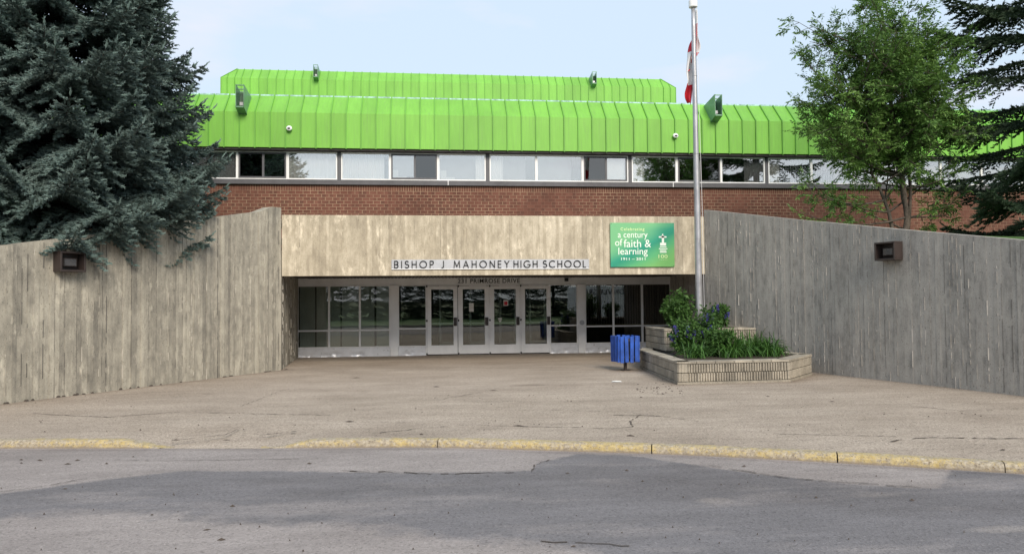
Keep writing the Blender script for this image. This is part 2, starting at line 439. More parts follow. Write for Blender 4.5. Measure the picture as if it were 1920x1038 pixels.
stain_shade = .5*np.clip(fbm(X*.8, Y*2.5, 9)-.6, 0, 1) + .45*np.exp(-((Y-kerb_y(X)+.10)/.05)**2)
Z = np.full_like(X, -.08) + .004*fbm(X, Y, 11)*(np.abs(Y-kerb_y(X)) > .1)
road = link('road', grid_mesh('road', np.stack([X, Y, Z], -1).reshape(-1, 3), nx, ny, {'patch': patch, 'light': light, 'stain_shade': stain_shade}, MT['road']))
tag(road, kind='structure')

# plaza (walk up to the doors)
px_ = np.arange(-30, 16.01, .08); ny = 190
Y0 = kerb_y(px_)[None, :] - .03 + .20*(1-drop_amt(px_))[None, :]**.5; Y = Y0 + (23.3 - Y0)*np.linspace(0, 1, ny)[:, None]**1.35; X = np.repeat(px_[None, :], ny, 0)
dk = Y - kerb_y(X)
Z = -.0765*drop_amt(X)*np.clip(1 - (dk-.03)/1.3, 0, 1)**1.3 + .006*fbm(X*.6, Y*.6, 21)*np.clip((dk-.2)/.8, 0, 1)*np.clip((18-Y)/3, 0, 1)
stain_shade = .85*blob(on_z(992, 722), .42, .16, X, Y)*.9 + .4*blob(on_z(1070, 722), .5, .18, X, Y) \
      + .40*np.clip(fbm(X*.5, Y*1.2, 33)-.55, 0, 1) + .5*blob(Vector((4.55, 17.1)), .5, .35, X, Y)  # last blob: darker oval on the paving centred under the litter bin
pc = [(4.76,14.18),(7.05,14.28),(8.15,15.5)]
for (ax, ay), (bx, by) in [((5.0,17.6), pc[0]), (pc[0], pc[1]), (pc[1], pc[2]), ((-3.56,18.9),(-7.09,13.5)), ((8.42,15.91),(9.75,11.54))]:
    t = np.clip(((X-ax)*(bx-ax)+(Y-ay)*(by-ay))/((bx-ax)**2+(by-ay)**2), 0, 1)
    dd = np.hypot(X-ax-t*(bx-ax), Y-ay-t*(by-ay)); stain_shade = stain_shade + .75*np.exp(-(dd/.16)**1.2)  # contact shade and dirt painted along the feet of walls and planter
stain_shade = np.clip(stain_shade, 0, 1)
plaza = link('pavement', grid_mesh('pavement', np.stack([X, Y, Z], -1).reshape(-1, 3), px_.size, ny, {'stain_shade': stain_shade}, MT['plaza']))
tag(plaza, kind='structure')
# cracks in the pavement, thin dark ribbons just above it
rs = random.Random(5)
def crack(mb, pts, w=.012, z=.004):
    P = []
    for (x0, y0), (x1, y1) in zip(pts[:-1], pts[1:]):
        L = math.hypot(x1-x0, y1-y0); n = max(2, int(L/.07))
        for i in range(n):
            t = i/n; P.append((x0+(x1-x0)*t+rs.uniform(-.02,.02), y0+(y1-y0)*t+rs.uniform(-.02,.02)))
    P.append(pts[-1])
    for i in range(len(P)-1):
        if rs.random() < .16: continue
        (x0, y0), (x1, y1) = P[i], P[i+1]; dx, dy = x1-x0, y1-y0; l = math.hypot(dx, dy) or 1; k = w*rs.uniform(.3, 1.2)
        ox, oy = -dy/l*k/2, dx/l*k/2
        mb.quad((x0-ox,y0-oy,z),(x1-ox,y1-oy,z),(x1+ox,y1+oy,z),(x0+ox,y0+oy,z))
ck = MB()
def pxl(*q): return [tuple(on_z(*p)[:2]) for p in q]
for q, w in [(((60,775),(200,782),(330,772),(470,775),(620,778)), .02), (((450,762),(520,735),(545,728)), .014), (((700,812),(860,796),(1000,799),(1150,803)), .02),
          (((1150,803),(1185,800),(1182,790),(1200,778),(1150,778)), .022), (((1200,778),(1240,780)), .02), (((320,826),(420,815),(450,803)), .02), (((485,816),(555,808)), .035),
          (((1670,828),(1700,822),(1745,820),(1920,822)), .03), (((1430,812),(1560,815),(1680,818)), .014), (((830,748),(905,735)), .016), (((1230,738),(1300,744)), .015),
          (((640,790),(760,792)), .012), (((1020,768),(1180,772),(1310,790)), .012), (((150,745),(300,735),(420,740)), .012), (((1700,760),(1800,770),(1910,766)), .016)]:
    crack(ck, pxl(*q), w, .0045)
tag(ck.build('surface_crack', MT['crack'], plaza), kind='stuff')
ck = MB()
for q, w in [(((640,883),(760,886),(810,889),(900,887),(990,885)), .022), (((200,862),(330,864),(560,860)), .010), (((1330,873),(1480,897),(1570,903),(1760,916)), .016), (((1000,885),(1004,872),(1030,862)), .014),
             (((1010,1015),(1060,1018),(1180,1024)), .02), (((160,898),(60,915),(0,922)), .014)]:
    crack(ck, [tuple(on_z(*p, -.08)[:2]) for p in q], w, -.072)
tag(ck.build('surface_crack', MT['crack'], road), kind='stuff')
# kerbs
kr = {}
def kerb_section(parent, xa, xb):
    xs = np.linspace(xa+.006, xb-.006, max(3, int((xb-xa)/.06)))
    prof = [(.22, -.14, 0), (.20, .004, .05), (.13, .012, 0), (.055, .010, 0), (.022, -.004, .0), (.008, -.03, .1), (0, -.088, 1), (0, -.14, 1)]
    m = MB(); n = len(prof); ed = []
    V = []
    for i, x in enumerate(xs):
        d = float(drop_amt(x)); yk = float(kerb_y(x)); jit = rs.uniform(-.004, .004)
        sl = float(kerb_y(x+.05)-kerb_y(x-.05))/.1; q = math.hypot(1, sl)
        for (o, z, e) in prof:
            zz = z if z < -.1 else -.0795 + (z+.0795)*(1-.93*d)
            if o and z > -.01: zz += rs.uniform(-.003, .003)
            V.append((x - sl/q*o, yk + o/q + jit, zz)); ed.append(e)
    fs = [(i*n+k, i*n+k+1, (i+1)*n+k+1, (i+1)*n+k) for i in range(len(xs)-1) for k in range(n-1)]
    fs = [f[::-1] for f in fs] + [tuple(range(n)), tuple(range((len(xs)-1)*n, len(xs)*n))[::-1]]
    m.add(V, fs); m.a = ed
    o = m.build('kerb_section', MT['kerb'], parent, att='edge'); return o
J = [on_z(p, 840+q, -.08).x for p, q in ((820, -2), (1570, 27), (1885, 46))]
kl = tag(empty('kerb', (0, 0, 0)), kind='structure')
for a, b in [(-24, -18), (-18, -12), (-12, -7.8), (-7.8, DROP[1]+.1)]: kerb_section(kl, a, b)
for a, b in [(DROP[2]-.1, J[0]), (J[0], (J[0]+J[1])/2+.3), ((J[0]+J[1])/2+.3, J[1]), (J[1], J[2]), (J[2], 8.5), (8.5, 13)]: kerb_section(kl, a, b)
# verge and lawn on the far side of the road, behind the camera
tag(MB().box(-40, 40, -3.45, -3.2, -.15, .03).build('far_kerb', MT['fin']), kind='structure')
tag(MB().box(-60, 60, -60, -3.45, -.155, .02).build('lawn', MT['grass']), kind='structure')

# ================================================================== BOARD-MARKED WALLS
def board_wall(name, pts, thick, mat, finmat, seed, label=None, cat='wall', fin_p=.62, wmin=.05, wmax=.125, zb=-.12, parent=None, amp=.014, ends=True, tonevar=1.0, base_fn=None):
    """pts: list of (x, y, ztop) along the visible face; thickness goes to the left of the run direction"""
    rs = random.Random(seed); m = MB(); fins = MB(); dfin = MB()
    P = [Vector(p) for p in pts]
    seg = [(P[i+1].xy - P[i].xy).length for i in range(len(P)-1)]; tot = sum(seg)
    def at(s):
        for i, L in enumerate(seg):
            if s <= L or i == len(seg)-1:
                t = s/L; return P[i].lerp(P[i+1], t), (P[i+1].xy-P[i].xy).normalized()
            s -= L
    s = 0; drift = .5
    while s < tot - 1e-4:
        w = rs.uniform(wmin, wmax); e = min(tot, s+w)
        if tot - e < .05: e = tot
        a, d = at(s); b, _ = at(e); nrm = Vector((d.y, -d.x))     # outward (right of the run)
        off = rs.uniform(0, amp); drift = .6*drift + .4*rs.random()
        base_t = .5*drift + .5*rs.random()
        zs = [zb]; z = zb
        topz = min(a.z, b.z)
        cuts = sorted(rs.uniform(zb+.3, topz-.3) for _ in range(rs.choice([0, 1, 1, 2]))) if topz - zb > 1.5 else []
        zl = [(zb, zb)] + [(q, q) for q in cuts] + [(a.z, b.z)]
        for (z0a, z0b), (z1a, z1b) in zip(zl[:-1], zl[1:]):
            o2 = off + rs.uniform(0, .002); tn = min(1, max(0, .5+tonevar*(base_t + rs.uniform(-.22, .22)-.5)))
            q = nrm*o2; k = -nrm*thick
            A0, B0 = a.xy+q, b.xy+q; A1, B1 = a.xy+k, b.xy+k
            m.add([(A0.x,A0.y,z0a),(B0.x,B0.y,z0b),(B0.x,B0.y,z1b),(A0.x,A0.y,z1a)], [(0,1,2,3)], 0, tn)          # face
            m.add([(A0.x,A0.y,z0a),(A0.x,A0.y,z1a),(A1.x,A1.y,z1a),(A1.x,A1.y,z0a)], [(0,1,2,3)], 0, tn)          # side
            m.add([(B0.x,B0.y,z0b),(B1.x,B1.y,z0b),(B1.x,B1.y,z1b),(B0.x,B0.y,z1b)], [(0,1,2,3)], 0, tn)
            if (z1a, z1b) == zl[-1]:
                m.add([(A0.x,A0.y,z1a),(B0.x,B0.y,z1b),(B1.x,B1.y,z1b),(A1.x,A1.y,z1a)], [(0,1,2,3)], 0, .7)     # top
            m.add([(A1.x,A1.y,z0a),(A1.x,A1.y,z1a),(B1.x,B1.y,z1b),(B1.x,B1.y,z0b)], [(0,1,2,3)], 0, .5)          # back
            if z0a > zb:
                m.add([(A0.x,A0.y,z0a),(A1.x,A1.y,z0a),(B1.x,B1.y,z0b),(B0.x,B0.y,z0b)], [(0,1,2,3)], 0, .3)
        if zb > 0:
            A0, B0 = a.xy+nrm*off, b.xy+nrm*off; A1, B1 = a.xy-nrm*thick, b.xy-nrm*thick
            m.add([(A0.x,A0.y,zb),(A1.x,A1.y,zb),(B1.x,B1.y,zb),(B0.x,B0.y,zb)], [(0,1,2,3)], 0, .3)
        if rs.random() < fin_p and s > .02:     # broken ridge left where grout ran between two boards
            tgt = fins if rs.random() < .72 else dfin
            z = zb + rs.uniform(0, .6)
            while z < a.z-.1:
                L = rs.uniform(.03, .32 if tgt is fins else .8); z2 = min(a.z-.03, z+L)
                r = rs.uniform(.0025, .008); h = amp + rs.uniform(.003, .012); c0 = a.xy
                if tgt is dfin: r = rs.uniform(.003, .006); h = amp+.002
                u = c0 - d*r; v = c0 + d*r; tip = c0 + nrm*h + d*rs.uniform(-.004, .004)
                tgt.add([(u.x,u.y,z),(v.x,v.y,z),(tip.x,tip.y,z+.01),(u.x,u.y,z2),(v.x,v.y,z2),(tip.x,tip.y,z2-.01)],
                        [(0,2,5,3),(2,1,4,5),(3,5,4),(0,1,2)], 0, rs.random())
                z = z2 + (rs.uniform(.01, .15) if rs.random() < .7 else rs.uniform(.2, 1.1))
        s = e
    o = m.build(name, mat, parent, att='tone')
    if fins.v: tag(fins.build('joint_fin', finmat, o, att='tone'), kind='stuff')
    if dfin.v: tag(dfin.build('joint_seam', MT['fin_dark'], o, att='tone'), kind='stuff')
    if label: tag(o, label, cat)
    return o
LW = [(-11.6, 6.75, 1.60), (-7.09, 13.5, 2.64), (-6.2, 14.82, 2.93), (-4.77, 17.05, 3.49), (-3.95, 18.3, 3.77), (-3.72, 18.65, 3.93), (-3.56, 18.9, 3.94)]
left_wall = board_wall('concrete_wall', LW, .30, MT['conc_left'], MT['fin'], 3,
    'tall pale board-marked concrete wing wall sloping down under the big blue spruce')
RW = [(7.10, 18.9, 3.94), (8.45, 15.84, 3.33), (9.13, 13.58, 2.93), (9.77, 11.47, 2.57), (11.6, 5.5, 1.5)]
right_wall = board_wall('concrete_wall', RW, .30, MT['conc_right'], MT['fin_grey'], 4,
    'dark grey board-marked concrete wing wall behind the planter, carrying a brown light box', fin_p=.75, wmin=.06, wmax=.12, amp=.008, tonevar=.5)
# raised ground behind the walls
tag(MB().prism([(-11.8,6.9),(-7.35,13.55),(-3.95,18.7),(-3.95,23.7),(-40,23.7),(-40,6.9)], -.1, 2.35 - .9).build('raised_ground', MT['grass']), kind='structure')
def bank(pts, name):
    m = MB(); n = len(pts); m.add(pts, [tuple(range(n))]); tag(m.build(name, MT['grass']), kind='structure')
bank([(-11.9,6.85,1.45),(-7.38,13.6,2.45),(-3.9,18.8,3.3),(-3.9,23.75,3.4),(-40,23.75,2.7),(-40,6.85,1.45)], 'raised_ground')
bank([(11.95,5.6,1.35),(40,5.6,1.35),(40,23.75,2.6),(7.5,23.75,3.4),(7.45,18.9,3.4),(8.8,15.9,3.1),(10.1,11.55,2.4)], 'raised_ground')

# ================================================================== SCHOOL BUILDING
SB = tag(empty('school_building', (1.7, 23.0, 0)), 'long brick school with lime green ribbed metal roofs, window strip and recessed glass entrance', 'building')
SBm = Matrix.Translation((-1.7, -23.0, 0))
def sb(o):       # parent to the building keeping world coordinates
    o.parent = SB; o.matrix_parent_inverse = SBm; return o
# --- brick wall
BY = 23.85; BX0, BX1 = -18.0, 27.0
bw = sb(MB().box(BX0, BX1, BY, BY+.3, 2.2, 5.245).build('brick_wall', MT['mortar']))
BWd, BHt = .225, .099
one = MB().box(0, BWd-.016, -.004, .01, 0, BHt-.012).mesh('brick')
half_ = MB().box(0, .061, -.004, .01, 0, .169).mesh('brick_upright')
one.materials.append(MT['brick']); half_.materials.append(MT['brick'])
rest = MB(); cand = []
z = 5.07; row = 0
while z > 3.2:
    z -= BHt
    x = BX0 - (.1125 if row % 2 else 0)
    while x < BX1 - .3:
        x += BWd
        cand.append((x, z, 0))
    row += 1
x = BX0
while x < BX1 - .1:
    cand.append((x, 5.073, 1)); x += .075
def in_view(x, z):
    # rough: what the left part shows between the spruce and the lintel
    return -6.2 < x and z > (3.95 if x > -3.9 else 4.25)
vis = sorted([c_ for c_ in cand if in_view(c_[0], c_[1]) and c_[2] == 0], key=lambda c_: c_[0])[:300]
viset = set(vis)
for c_ in vis: link('brick', one, None, bw, (c_[0], BY, c_[1]))
for c_ in cand:
    if c_ in viset: continue
    if c_[2] == 0: rest.box(c_[0], c_[0]+BWd-.016, BY-.004, BY+.01, c_[1], c_[1]+BHt-.012)
    else: rest.box(c_[0], c_[0]+.059, BY-.004, BY+.01, c_[1], c_[1]+.169)
tag(rest.build('brick_courses', MT['brick'], bw), kind='stuff')
# --- fascia bands
wb = sb(MB().box(BX0, BX1, BY-.10, BY+.02, 5.252, 5.40).build('sill_band', MT['band']))
for x in (-7.2, .62, 7.9, 14.8, 20.1):
    MB().box(x, x+.02, BY-.106, BY-.099, 5.256, 5.396).build('band_joint', MT['alu'], wb)
sb(MB().box(BX0, BX1, BY-.30, BY+.2, 6.262, 6.40).build('soffit_band', MT['soffit']))
# --- window strip
ZW0, ZW1 = 5.403, 6.258; WY = BY-.03
rm = sb(MB().box(BX0, BX1, WY+1.6, WY+1.65, 5.0, 6.6).build('classroom_wall', MT['room']))
sb(MB().box(BX0, BX1, BY+.31, WY+1.6, 5.36, 5.40).build('classroom_floor', MT['room']))
sb(MB().box(BX0, BX1, WY+.4, WY+1.6, 6.405, 6.44).build('classroom_ceiling', MT['room']))
def pleat(m, x0, x1, y, z0, z1, pitch=.07, amp=.018, seed=1):
    r = random.Random(seed); n = max(2, int((x1-x0)/(pitch/2)))
    top = [(x0+(x1-x0)*i/n + (r.uniform(-.006,.006) if 0 < i < n else 0), y + (amp if i % 2 else -amp)*r.uniform(.4, 1.2)) for i in range(n+1)]
    for i in range(n):
        (a, b), (c_, d) = top[i], top[i+1]; m.quad((a,b,z0),(c_,d,z0),(c_,d,z1),(a,b,z1))
def window(x0, x1, kind, seed):
    r = random.Random(seed)
    w = MB(); t = .035
    w.box(x0, x1, WY-.04, WY+.03, ZW0, ZW0+t); w.box(x0, x1, WY-.04, WY+.03, ZW1-t, ZW1)
    w.box(x0, x0+t, WY-.04, WY+.03, ZW0+t, ZW1-t); w.box(x1-t, x1, WY-.04, WY+.03, ZW0+t, ZW1-t)
    o = sb(w.build('window', MT['alu_white']))
    i0, i1, z0, z1 = x0+t, x1-t, ZW0+t, ZW1-t
    if kind.startswith('s'):
        mid = (i0+i1)/2 + .02; k = .045; f = MB()
        f.box(i0, i1, WY-.055, WY-.01, z0, z0+k); f.box(i0, i1, WY-.055, WY-.01, z1-k, z1)
        f.box(i0, i0+k, WY-.055, WY-.01, z0+k, z1-k); f.box(i1-k, i1, WY-.055, WY-.01, z0+k, z1-k)
        f.box(mid-.03, mid+.03, WY-.05, WY-.005, z0+k, z1-k)
        f.build('sliding_frame', MT['frame_dark'], o)
        dl = kind[1] == 'l'
        for a, b, dk in ((i0+k, mid-.03, dl), (mid+.03, i1-k, not dl)):
            MB().box(a, b, WY-.03, WY-.024, z0+k, z1-k).build('pane', MT['glass_dark' if dk else 'glass_up'], o)
        kind = kind[2:]
    else:
        MB().box(i0, i1, WY-.003, WY+.003, z0, z1).build('pane', MT['glass_up'], o)
    Wd = i1-i0
    def cur(a, b, mat, nm='curtain', pitch=.07, amp=.018, y=WY+.065):
        m = MB(); pleat(m, i0+Wd*a, i0+Wd*b, y, z0-.01, z1+.01, pitch, amp, seed); m.build(nm, mat, o)
    def bl(a, b, mat, zl=0.0, y=WY+.05):
        MB().box(i0+Wd*a, i0+Wd*b, y, y+.01, z0+(z1-z0)*zl, z1+.01).build('roller_blind', mat, o)
    for q in kind:
        if q == 'w': cur(0, 1, MT['curtain'], pitch=.12, amp=.012)
        if q == 'W': cur(0, .9, MT['curtain'])
        if q == 'g': bl(0, 1, MT['curtain_grey'])
        if q == 'G': bl(0, .80, MT['curtain_grey'], y=WY+.2)
        if q == 'r': cur(.80, 1, MT['curtain'])
        if q == 'l': cur(0, .28, MT['curtain'])
        if q == 'k': cur(.80, .90, MT['black'], pitch=.05, amp=.02, y=WY+.08)
        if q == 'R': bl(.5, 1, MT['curtain'])
        if q == 'B': bl(0, .48, MT['curtain_grey'], .12)
        if q == 'v':
            m = MB()
            for i in range(16):
                x = i0+Wd*(.03+.94*i/16); m.quad((x,WY+.10,z0),(x+.05,WY+.15,z0),(x+.05,WY+.15,z1),(x,WY+.10,z1))
            m.build('vertical_blind', MT['curtain_grey'], o)
        if q == 'c': cur(.55, 1, MT['curtain_grey'], pitch=.10)
        if q == 't': bl(0, 1, MT['curtain_tan'], r.uniform(0, .1))
        if q == 'p':
            m = MB(); m.box(i0+.03, i0+.22, WY+.02, WY+.024, z0+.02, z0+.30); m.box(i0+.18, i0+.48, WY+.03, WY+.06, z0, z0+.09); m.build('paper_sheet', MT['paper'], o)
bays = {-4: 'ggg', -3: 'wgw', -2: 'wwg', -1: ['g', 'sl', 'w'], 0: ['W', 'srBp', 'Grp'], 1: ['lG', 'Gk', 'slR'], 2: ['l', 'sr', 'c'], 3: ['vl', 'vc', 'w'], 4: ['t', 't', 't'], 5: ['g', 't', 'g']}
piers = MB()
for b, ks in bays.items():
    c0 = -2.73 + 4.61*b
    sb(MB().box(c0-.055, c0+.055, WY-.02, WY+.05, ZW0, ZW1).build('window_post', MT['frame_dark']))
    xs = [c0+.06, c0+.06+1.497, c0+.06+2.994, c0+4.55]
    for i, k in enumerate(ks): window(xs[i]+.002, xs[i+1]-.002, k, b*7+i)
# --- ribbed metal roofs
def ribbed_roof(name, x0, x1, y, zb, zk, zt, back, pitch, phase, depth, hip=False, teal=True):
    deck = MB()
    deck.box(x0+.05, x1-.05, y+.08, y+depth, zb+.02, zk-.02)
    deck.prism([(x0+.8, y+back+.1), (x1-.8, y+back+.1), (x1-.8, y+depth-.8), (x0+.8, y+depth-.8)], zk-.02, zt-.03)
    o = sb(deck.build(name, MT['green_seam']))
    pan = MB(); w = pitch-.004
    pan.add([(0,0,zb),(w,0,zb),(w,0,zk),(0,0,zk),(w,back,zt),(0,back,zt),(0,.05,zb),(w,.05,zb)], [(0,1,2,3),(3,2,4,5),(0,6,7,1)])
    pm = pan.mesh('roof_panel', [MT['green']])
    s = MB(); h = .045; t = .016
    prof = [(-h, zb-.03), (-h, zk+.012), (back-h*.7, zt+h*.7), (back, zt), (0, zk), (0, zb-.03)]
    n = len(prof)
    s.add([(-t, a, b) for a, b in prof] + [(t, a, b) for a, b in prof],
          [tuple(range(n)), tuple(range(n, 2*n))[::-1]] + [(i, i+n, (i+1) % n+n, (i+1) % n) for i in range(n)])
    sm = s.mesh('roof_seam', [MT['green_seam']])
    tf = MB().add([(.02, back, zt+.002), (pitch-.02, back, zt+.002), (pitch-.02, back+.04, zt+.055), (.02, back+.04, zt+.055)], [(0,1,2,3)]).mesh('ridge_flashing', [MT['teal']])
    x = x0 + ((phase - x0) % pitch); xs_ = []
    while x < x1 - pitch*.6:
        if not hip or (x0+.66 < x and x+pitch < x1-.66):
            xs_.append(x); link('roof_panel', pm, None, o, (x+.002, y, 0)); link('roof_seam', sm, None, o, (x, y, 0))
            if teal: link('ridge_flashing', tf, None, o, (x, y, 0))
        x += pitch
    if hip:
        # short pieces at both mitred ends and the two end faces
        for s_, xe in ((1, x0), (-1, x1)):
            m = MB(); k = xe + s_*back; k2 = xe + s_*(back+pitch*1.0); k2 = xs_[0] if s_ > 0 else xs_[-1]+pitch
            m.add([(xe,y,zb),(k2,y,zb),(k2,y,zk),(xe,y,zk)], [(0,1,2,3)]); m.add([(xe,y,zk),(k2,y,zk),(k2,y+back,zt),(k,y+back,zt)], [(0,1,2,3)])
            m.add([(xe,y,zb),(xe,y,zk),(xe,y+depth,zk),(xe,y+depth,zb)], [(0,1,2,3)]); m.add([(xe,y,zk),(k,y+back,zt),(k,y+depth-back,zt),(xe,y+depth,zk)], [(0,1,2,3)])
            m.build('roof_panel', MT['green'], o)
            m = MB(); t = .02
            m.tube([(xe, y-.01, zb), (xe, y-.01, zk), (k, y+back, zt+.02)], .022, 4); m.build('corner_trim', MT['green_seam'], o)
            for j in (0, 1):
                xr = xe + s_*(.33+.40*j)
                f = min(1, abs(xr-xe)/back)
                m = MB(); m.tube([(xr, y-.018, zb-.02), (xr, y-.018, zk), (xr, y+back*f-.02, zk+(zt-zk)*f+.02)], .02, 4); m.build('roof_seam', MT['green_seam'], o)
    return o
ph = on_y(449, 275, 23.5).x
main_roof = ribbed_roof('main_roof', -18, 27, 23.5, 6.33, 7.40, 8.07, .66, .452, ph, 22, teal=True)
rear_roof = ribbed_roof('rear_roof', -11.08, 14.22, 42.0, 9.0, 13.75, 14.42, .68, .455, -10.0, 14, hip=True, teal=False)
sb(MB().box(-10.9, 14.0, 42.2, 55.5, 7.9, 9.05).build('rear_wall', MT['brick']))
sb(MB().box(-10.3, 13.4, 42.9, 55, 14.36, 14.41).build('rear_roof_deck', MT['teal']))
# --- entrance: lintel, return walls, soffit, glazed screen
LX0, LX1, LZ0, LZ1 = -3.54, 7.10, 2.275, 3.765
lint = board_wall('entrance_lintel', [(LX0, 18.9, LZ1), (LX1, 18.9, LZ1)], .3, MT['conc_lintel'], MT['fin_pale'], 9, fin_p=.42, wmin=.06, wmax=.15, zb=LZ0, amp=.007, tonevar=.9)
sb(lint)
ret = board_wall('return_wall', [(-3.57, 18.95, 2.9), (-3.84, 23.0, 2.9)], .28, MT['conc_left'], MT['fin'], 12, fin_p=.5, wmin=.1, wmax=.2); sb(ret)
ret = board_wall('return_wall', [(7.52, 23.0, 2.9), (7.12, 18.95, 2.9)], .28, MT['conc_right'], MT['fin'], 13, fin_p=.5, wmin=.1, wmax=.2); sb(ret)
so = sb(MB().box(-3.9, 7.6, 19.205, 23.1, 2.335, 2.40).build('soffit', MT['soffit']))
m = MB(); x = LX0+.05
while x < LX1-.1:
    m.box(x, x+.05, 19.21, 22.9, 2.318, 2.333); x += .10
tag(m.build('soffit_corrugation', MT['brown_metal'], so), kind='stuff')
sb(MB().box(-3.9, 7.6, 18.93+.28, 23.84, 3.60, 3.70).build('porch_roof', MT['fin']))
GY = 23.0
scr = MB()
def fr(x0, x1, z0, z1, d=.06): scr.box(x0, x1, GY-d/2, GY+d/2, z0, z1)
HZ = 2.09
fr(-3.87, 7.55, HZ+.03, 2.335, .05)                       # head panel
fr(-3.87, -3.83, .27, HZ+.03, .08); fr(-2.98+.01, -2.92+.01, .30, HZ, .07); fr(-2.07, -2.01, .30, HZ, .07); fr(-1.18, -1.14, .27, HZ+.03, .08)
fr(-3.83, -1.18, HZ, HZ+.03, .08); fr(-3.83, -1.18, .27, .30, .07)
for a, b in ((-3.83, -2.97), (-2.91, -2.07), (-2.01, -1.18)): fr(a, b, .755, .805, .06)
fr(-1.14, -.91, 0, HZ+.03, .14)                           # pilaster
fr(-.91, -.88, .27, HZ+.03, .08); fr(-.09, -.05, 0, HZ+.03, .10); fr(-.88, -.09, HZ, HZ+.03, .07); fr(-.88, -.09, .27, .30, .07); fr(-.88, -.09, .79, .83, .06)
for x in (.885, 1.82, 2.765): fr(x, x+.035, 0, HZ+.03, .10)
fr(3.675, 3.72, 0, HZ+.03, .10); fr(-.05, 3.675, HZ, HZ+.029, .08)
fr(3.72, 4.53, HZ, HZ+.03, .07); fr(3.72, 4.53, .83, .87, .06); fr(3.72, 4.53, .29, .32, .07); fr(4.53, 4.565, .27, HZ+.03, .08)
fr(4.565, 4.79, 0, HZ+.03, .14)
fr(4.79, 4.825, .27, HZ+.03, .08); fr(5.655, 5.715, .31, HZ, .07); fr(6.57, 6.635, .31, HZ, .07); fr(7.49, 7.53, .27, HZ+.03, .08)
fr(4.825, 7.49, HZ, HZ+.03, .08); fr(4.825, 7.49, .28, .31, .07)
for a, b in ((4.825, 5.655), (5.715, 6.57), (6.635, 7.49)): fr(a, b, .79, .835, .06)
screen = sb(bevel(scr.build('entrance_screen', MT['alu']), .004))
def pane(x0, x1, z0, z1, par=None): MB().box(x0, x1, GY-.004, GY+.004, z0, z1).build('pane', MT['glass_door'], par or screen)
for a, b in ((-3.83, -2.97), (-2.91, -2.07), (-2.01, -1.18)):
    pane(a, b, .805, HZ); pane(a, b, .30, .755)
pane(-.88, -.09, .83, HZ); pane(-.88, -.09, .30, .79); pane(3.72, 4.53, .87, HZ); pane(3.72, 4.53, .32, .83)
for a, b in ((4.825, 5.655), (5.715, 6.57), (6.635, 7.49)):
    pane(a, b, .835, HZ); pane(a, b, .31, .79)
def kick(x0, x1, z0, z1, seed):      # sheet metal kick panel, dented by shoes
    r = np.random.RandomState(seed); nx = max(6, int((x1-x0)/.03)); nz = 10
    X, Zz = np.meshgrid(np.linspace(x0, x1, nx), np.linspace(z0, z1, nz))
    Yy = np.full_like(X, GY-.03)
    for _ in range(int((x1-x0)*7)):
        cx, cz, s_ = r.uniform(x0, x1), z0+abs(r.normal(0, .05))+.04, r.uniform(.02, .055)
        Yy += r.uniform(.008, .022)*np.exp(-((X-cx)/s_/1.4)**2-((Zz-cz)/s_)**2)
    V = np.stack([X, Yy, Zz], -1).reshape(-1, 3); i = (np.arange(nx-1)[None]+nx*np.arange(nz-1)[:, None]).ravel()
    me = raw_mesh(bpy.data.meshes.new('kick_panel'), V, np.stack([i, i+1, i+nx+1, i+nx], 1), None, MT['alu_panel'], True)
    link('kick_panel', me, None, screen)
kick(-3.87, -1.145, -.01, .268, 1); kick(-.905, -.092, -.01, .268, 2); kick(3.722, 4.562, -.01, .288, 3); kick(4.792, 7.53, -.01, .278, 4)
def door(x0, x1, notice=None):
    m = MB(); s_ = .125
    m.box(x0, x1, GY-.03, GY+.02, .03, .30); m.box(x0, x1, GY-.03, GY+.02, 1.98, 2.08)
    m.box(x0, x0+s_, GY-.03, GY+.02, .30, 1.98); m.box(x1-s_, x1, GY-.03, GY+.02, .30, 1.98)
    o = sb(bevel(m.build('door', MT['alu']), .004))
    MB().box(x0+s_, x1-s_, GY-.008, GY, .30, 1.98).build('pane', MT['glass_door'], o)
    h = MB(); h.box(x1-.115, x1-.02, GY-.06, GY-.031, .88, 1.13); h.box(x1-.10, x1-.06, GY-.085, GY-.061, .90, 1.11)
    bevel(h.build('handle', MT['brown_metal'], o), .006)
    MB().box(x0+s_, x1-s_, GY+.03, GY+.06, .93, .97).build('push_bar', MT['alu'], o)
    for z in (.0, 1.0, 2.035):
        MB().box(x0-.03, x0+.012, GY-.065, GY-.031, z+.01, z+.07).build('hinge', MT['black'], o)
    return o
D = [door(x, x+.915) for x in (-.045, .905, 1.857, 2.805)]
for p, dd in ((0, 0), (1, 0)): pass
MB().box(1.22, 1.36, GY-.016, GY-.010, 1.30, 1.56).build('paper_notice', MT['paper'], D[1])
n2 = MB(); n2.box(2.27, 2.41, GY-.016, GY-.010, 1.47, 1.64); n2.build('paper_notice', MT['paper'], D[2])
MB().box(2.29, 2.39, GY-.020, GY-.0165, 1.49, 1.60).build('notice_print', MT['red_cloth'], D[2])
n3 = MB(); n3.box(2.10, 2.22, GY-.016, GY-.011, 1.06, 1.10)
n3.add([(2.10, GY-.016, 1.04), (2.22, GY-.016, 1.04), (2.16, GY-.016, .96)], [(2, 1, 0)]); n3.build('door_sticker', MT['paper'], D[2])
b = MB(); b.lathe([(.001, -.03), (.07, -.03), (.075, -.02), (.075, 0)], 20); o = sb(b.build('door_button', MT['steel'], smooth=False)); o.rotation_euler = (R_(-90), 0, 0)
o.location = (4.68, GY-.075, .93)
o.data.transform(Matrix.Rotation(0, 4, 'X'))
sb(MB().box(4.16, 4.26, GY-.14, GY-.026, 2.20, 2.30).build('lobby_camera', MT['black']))
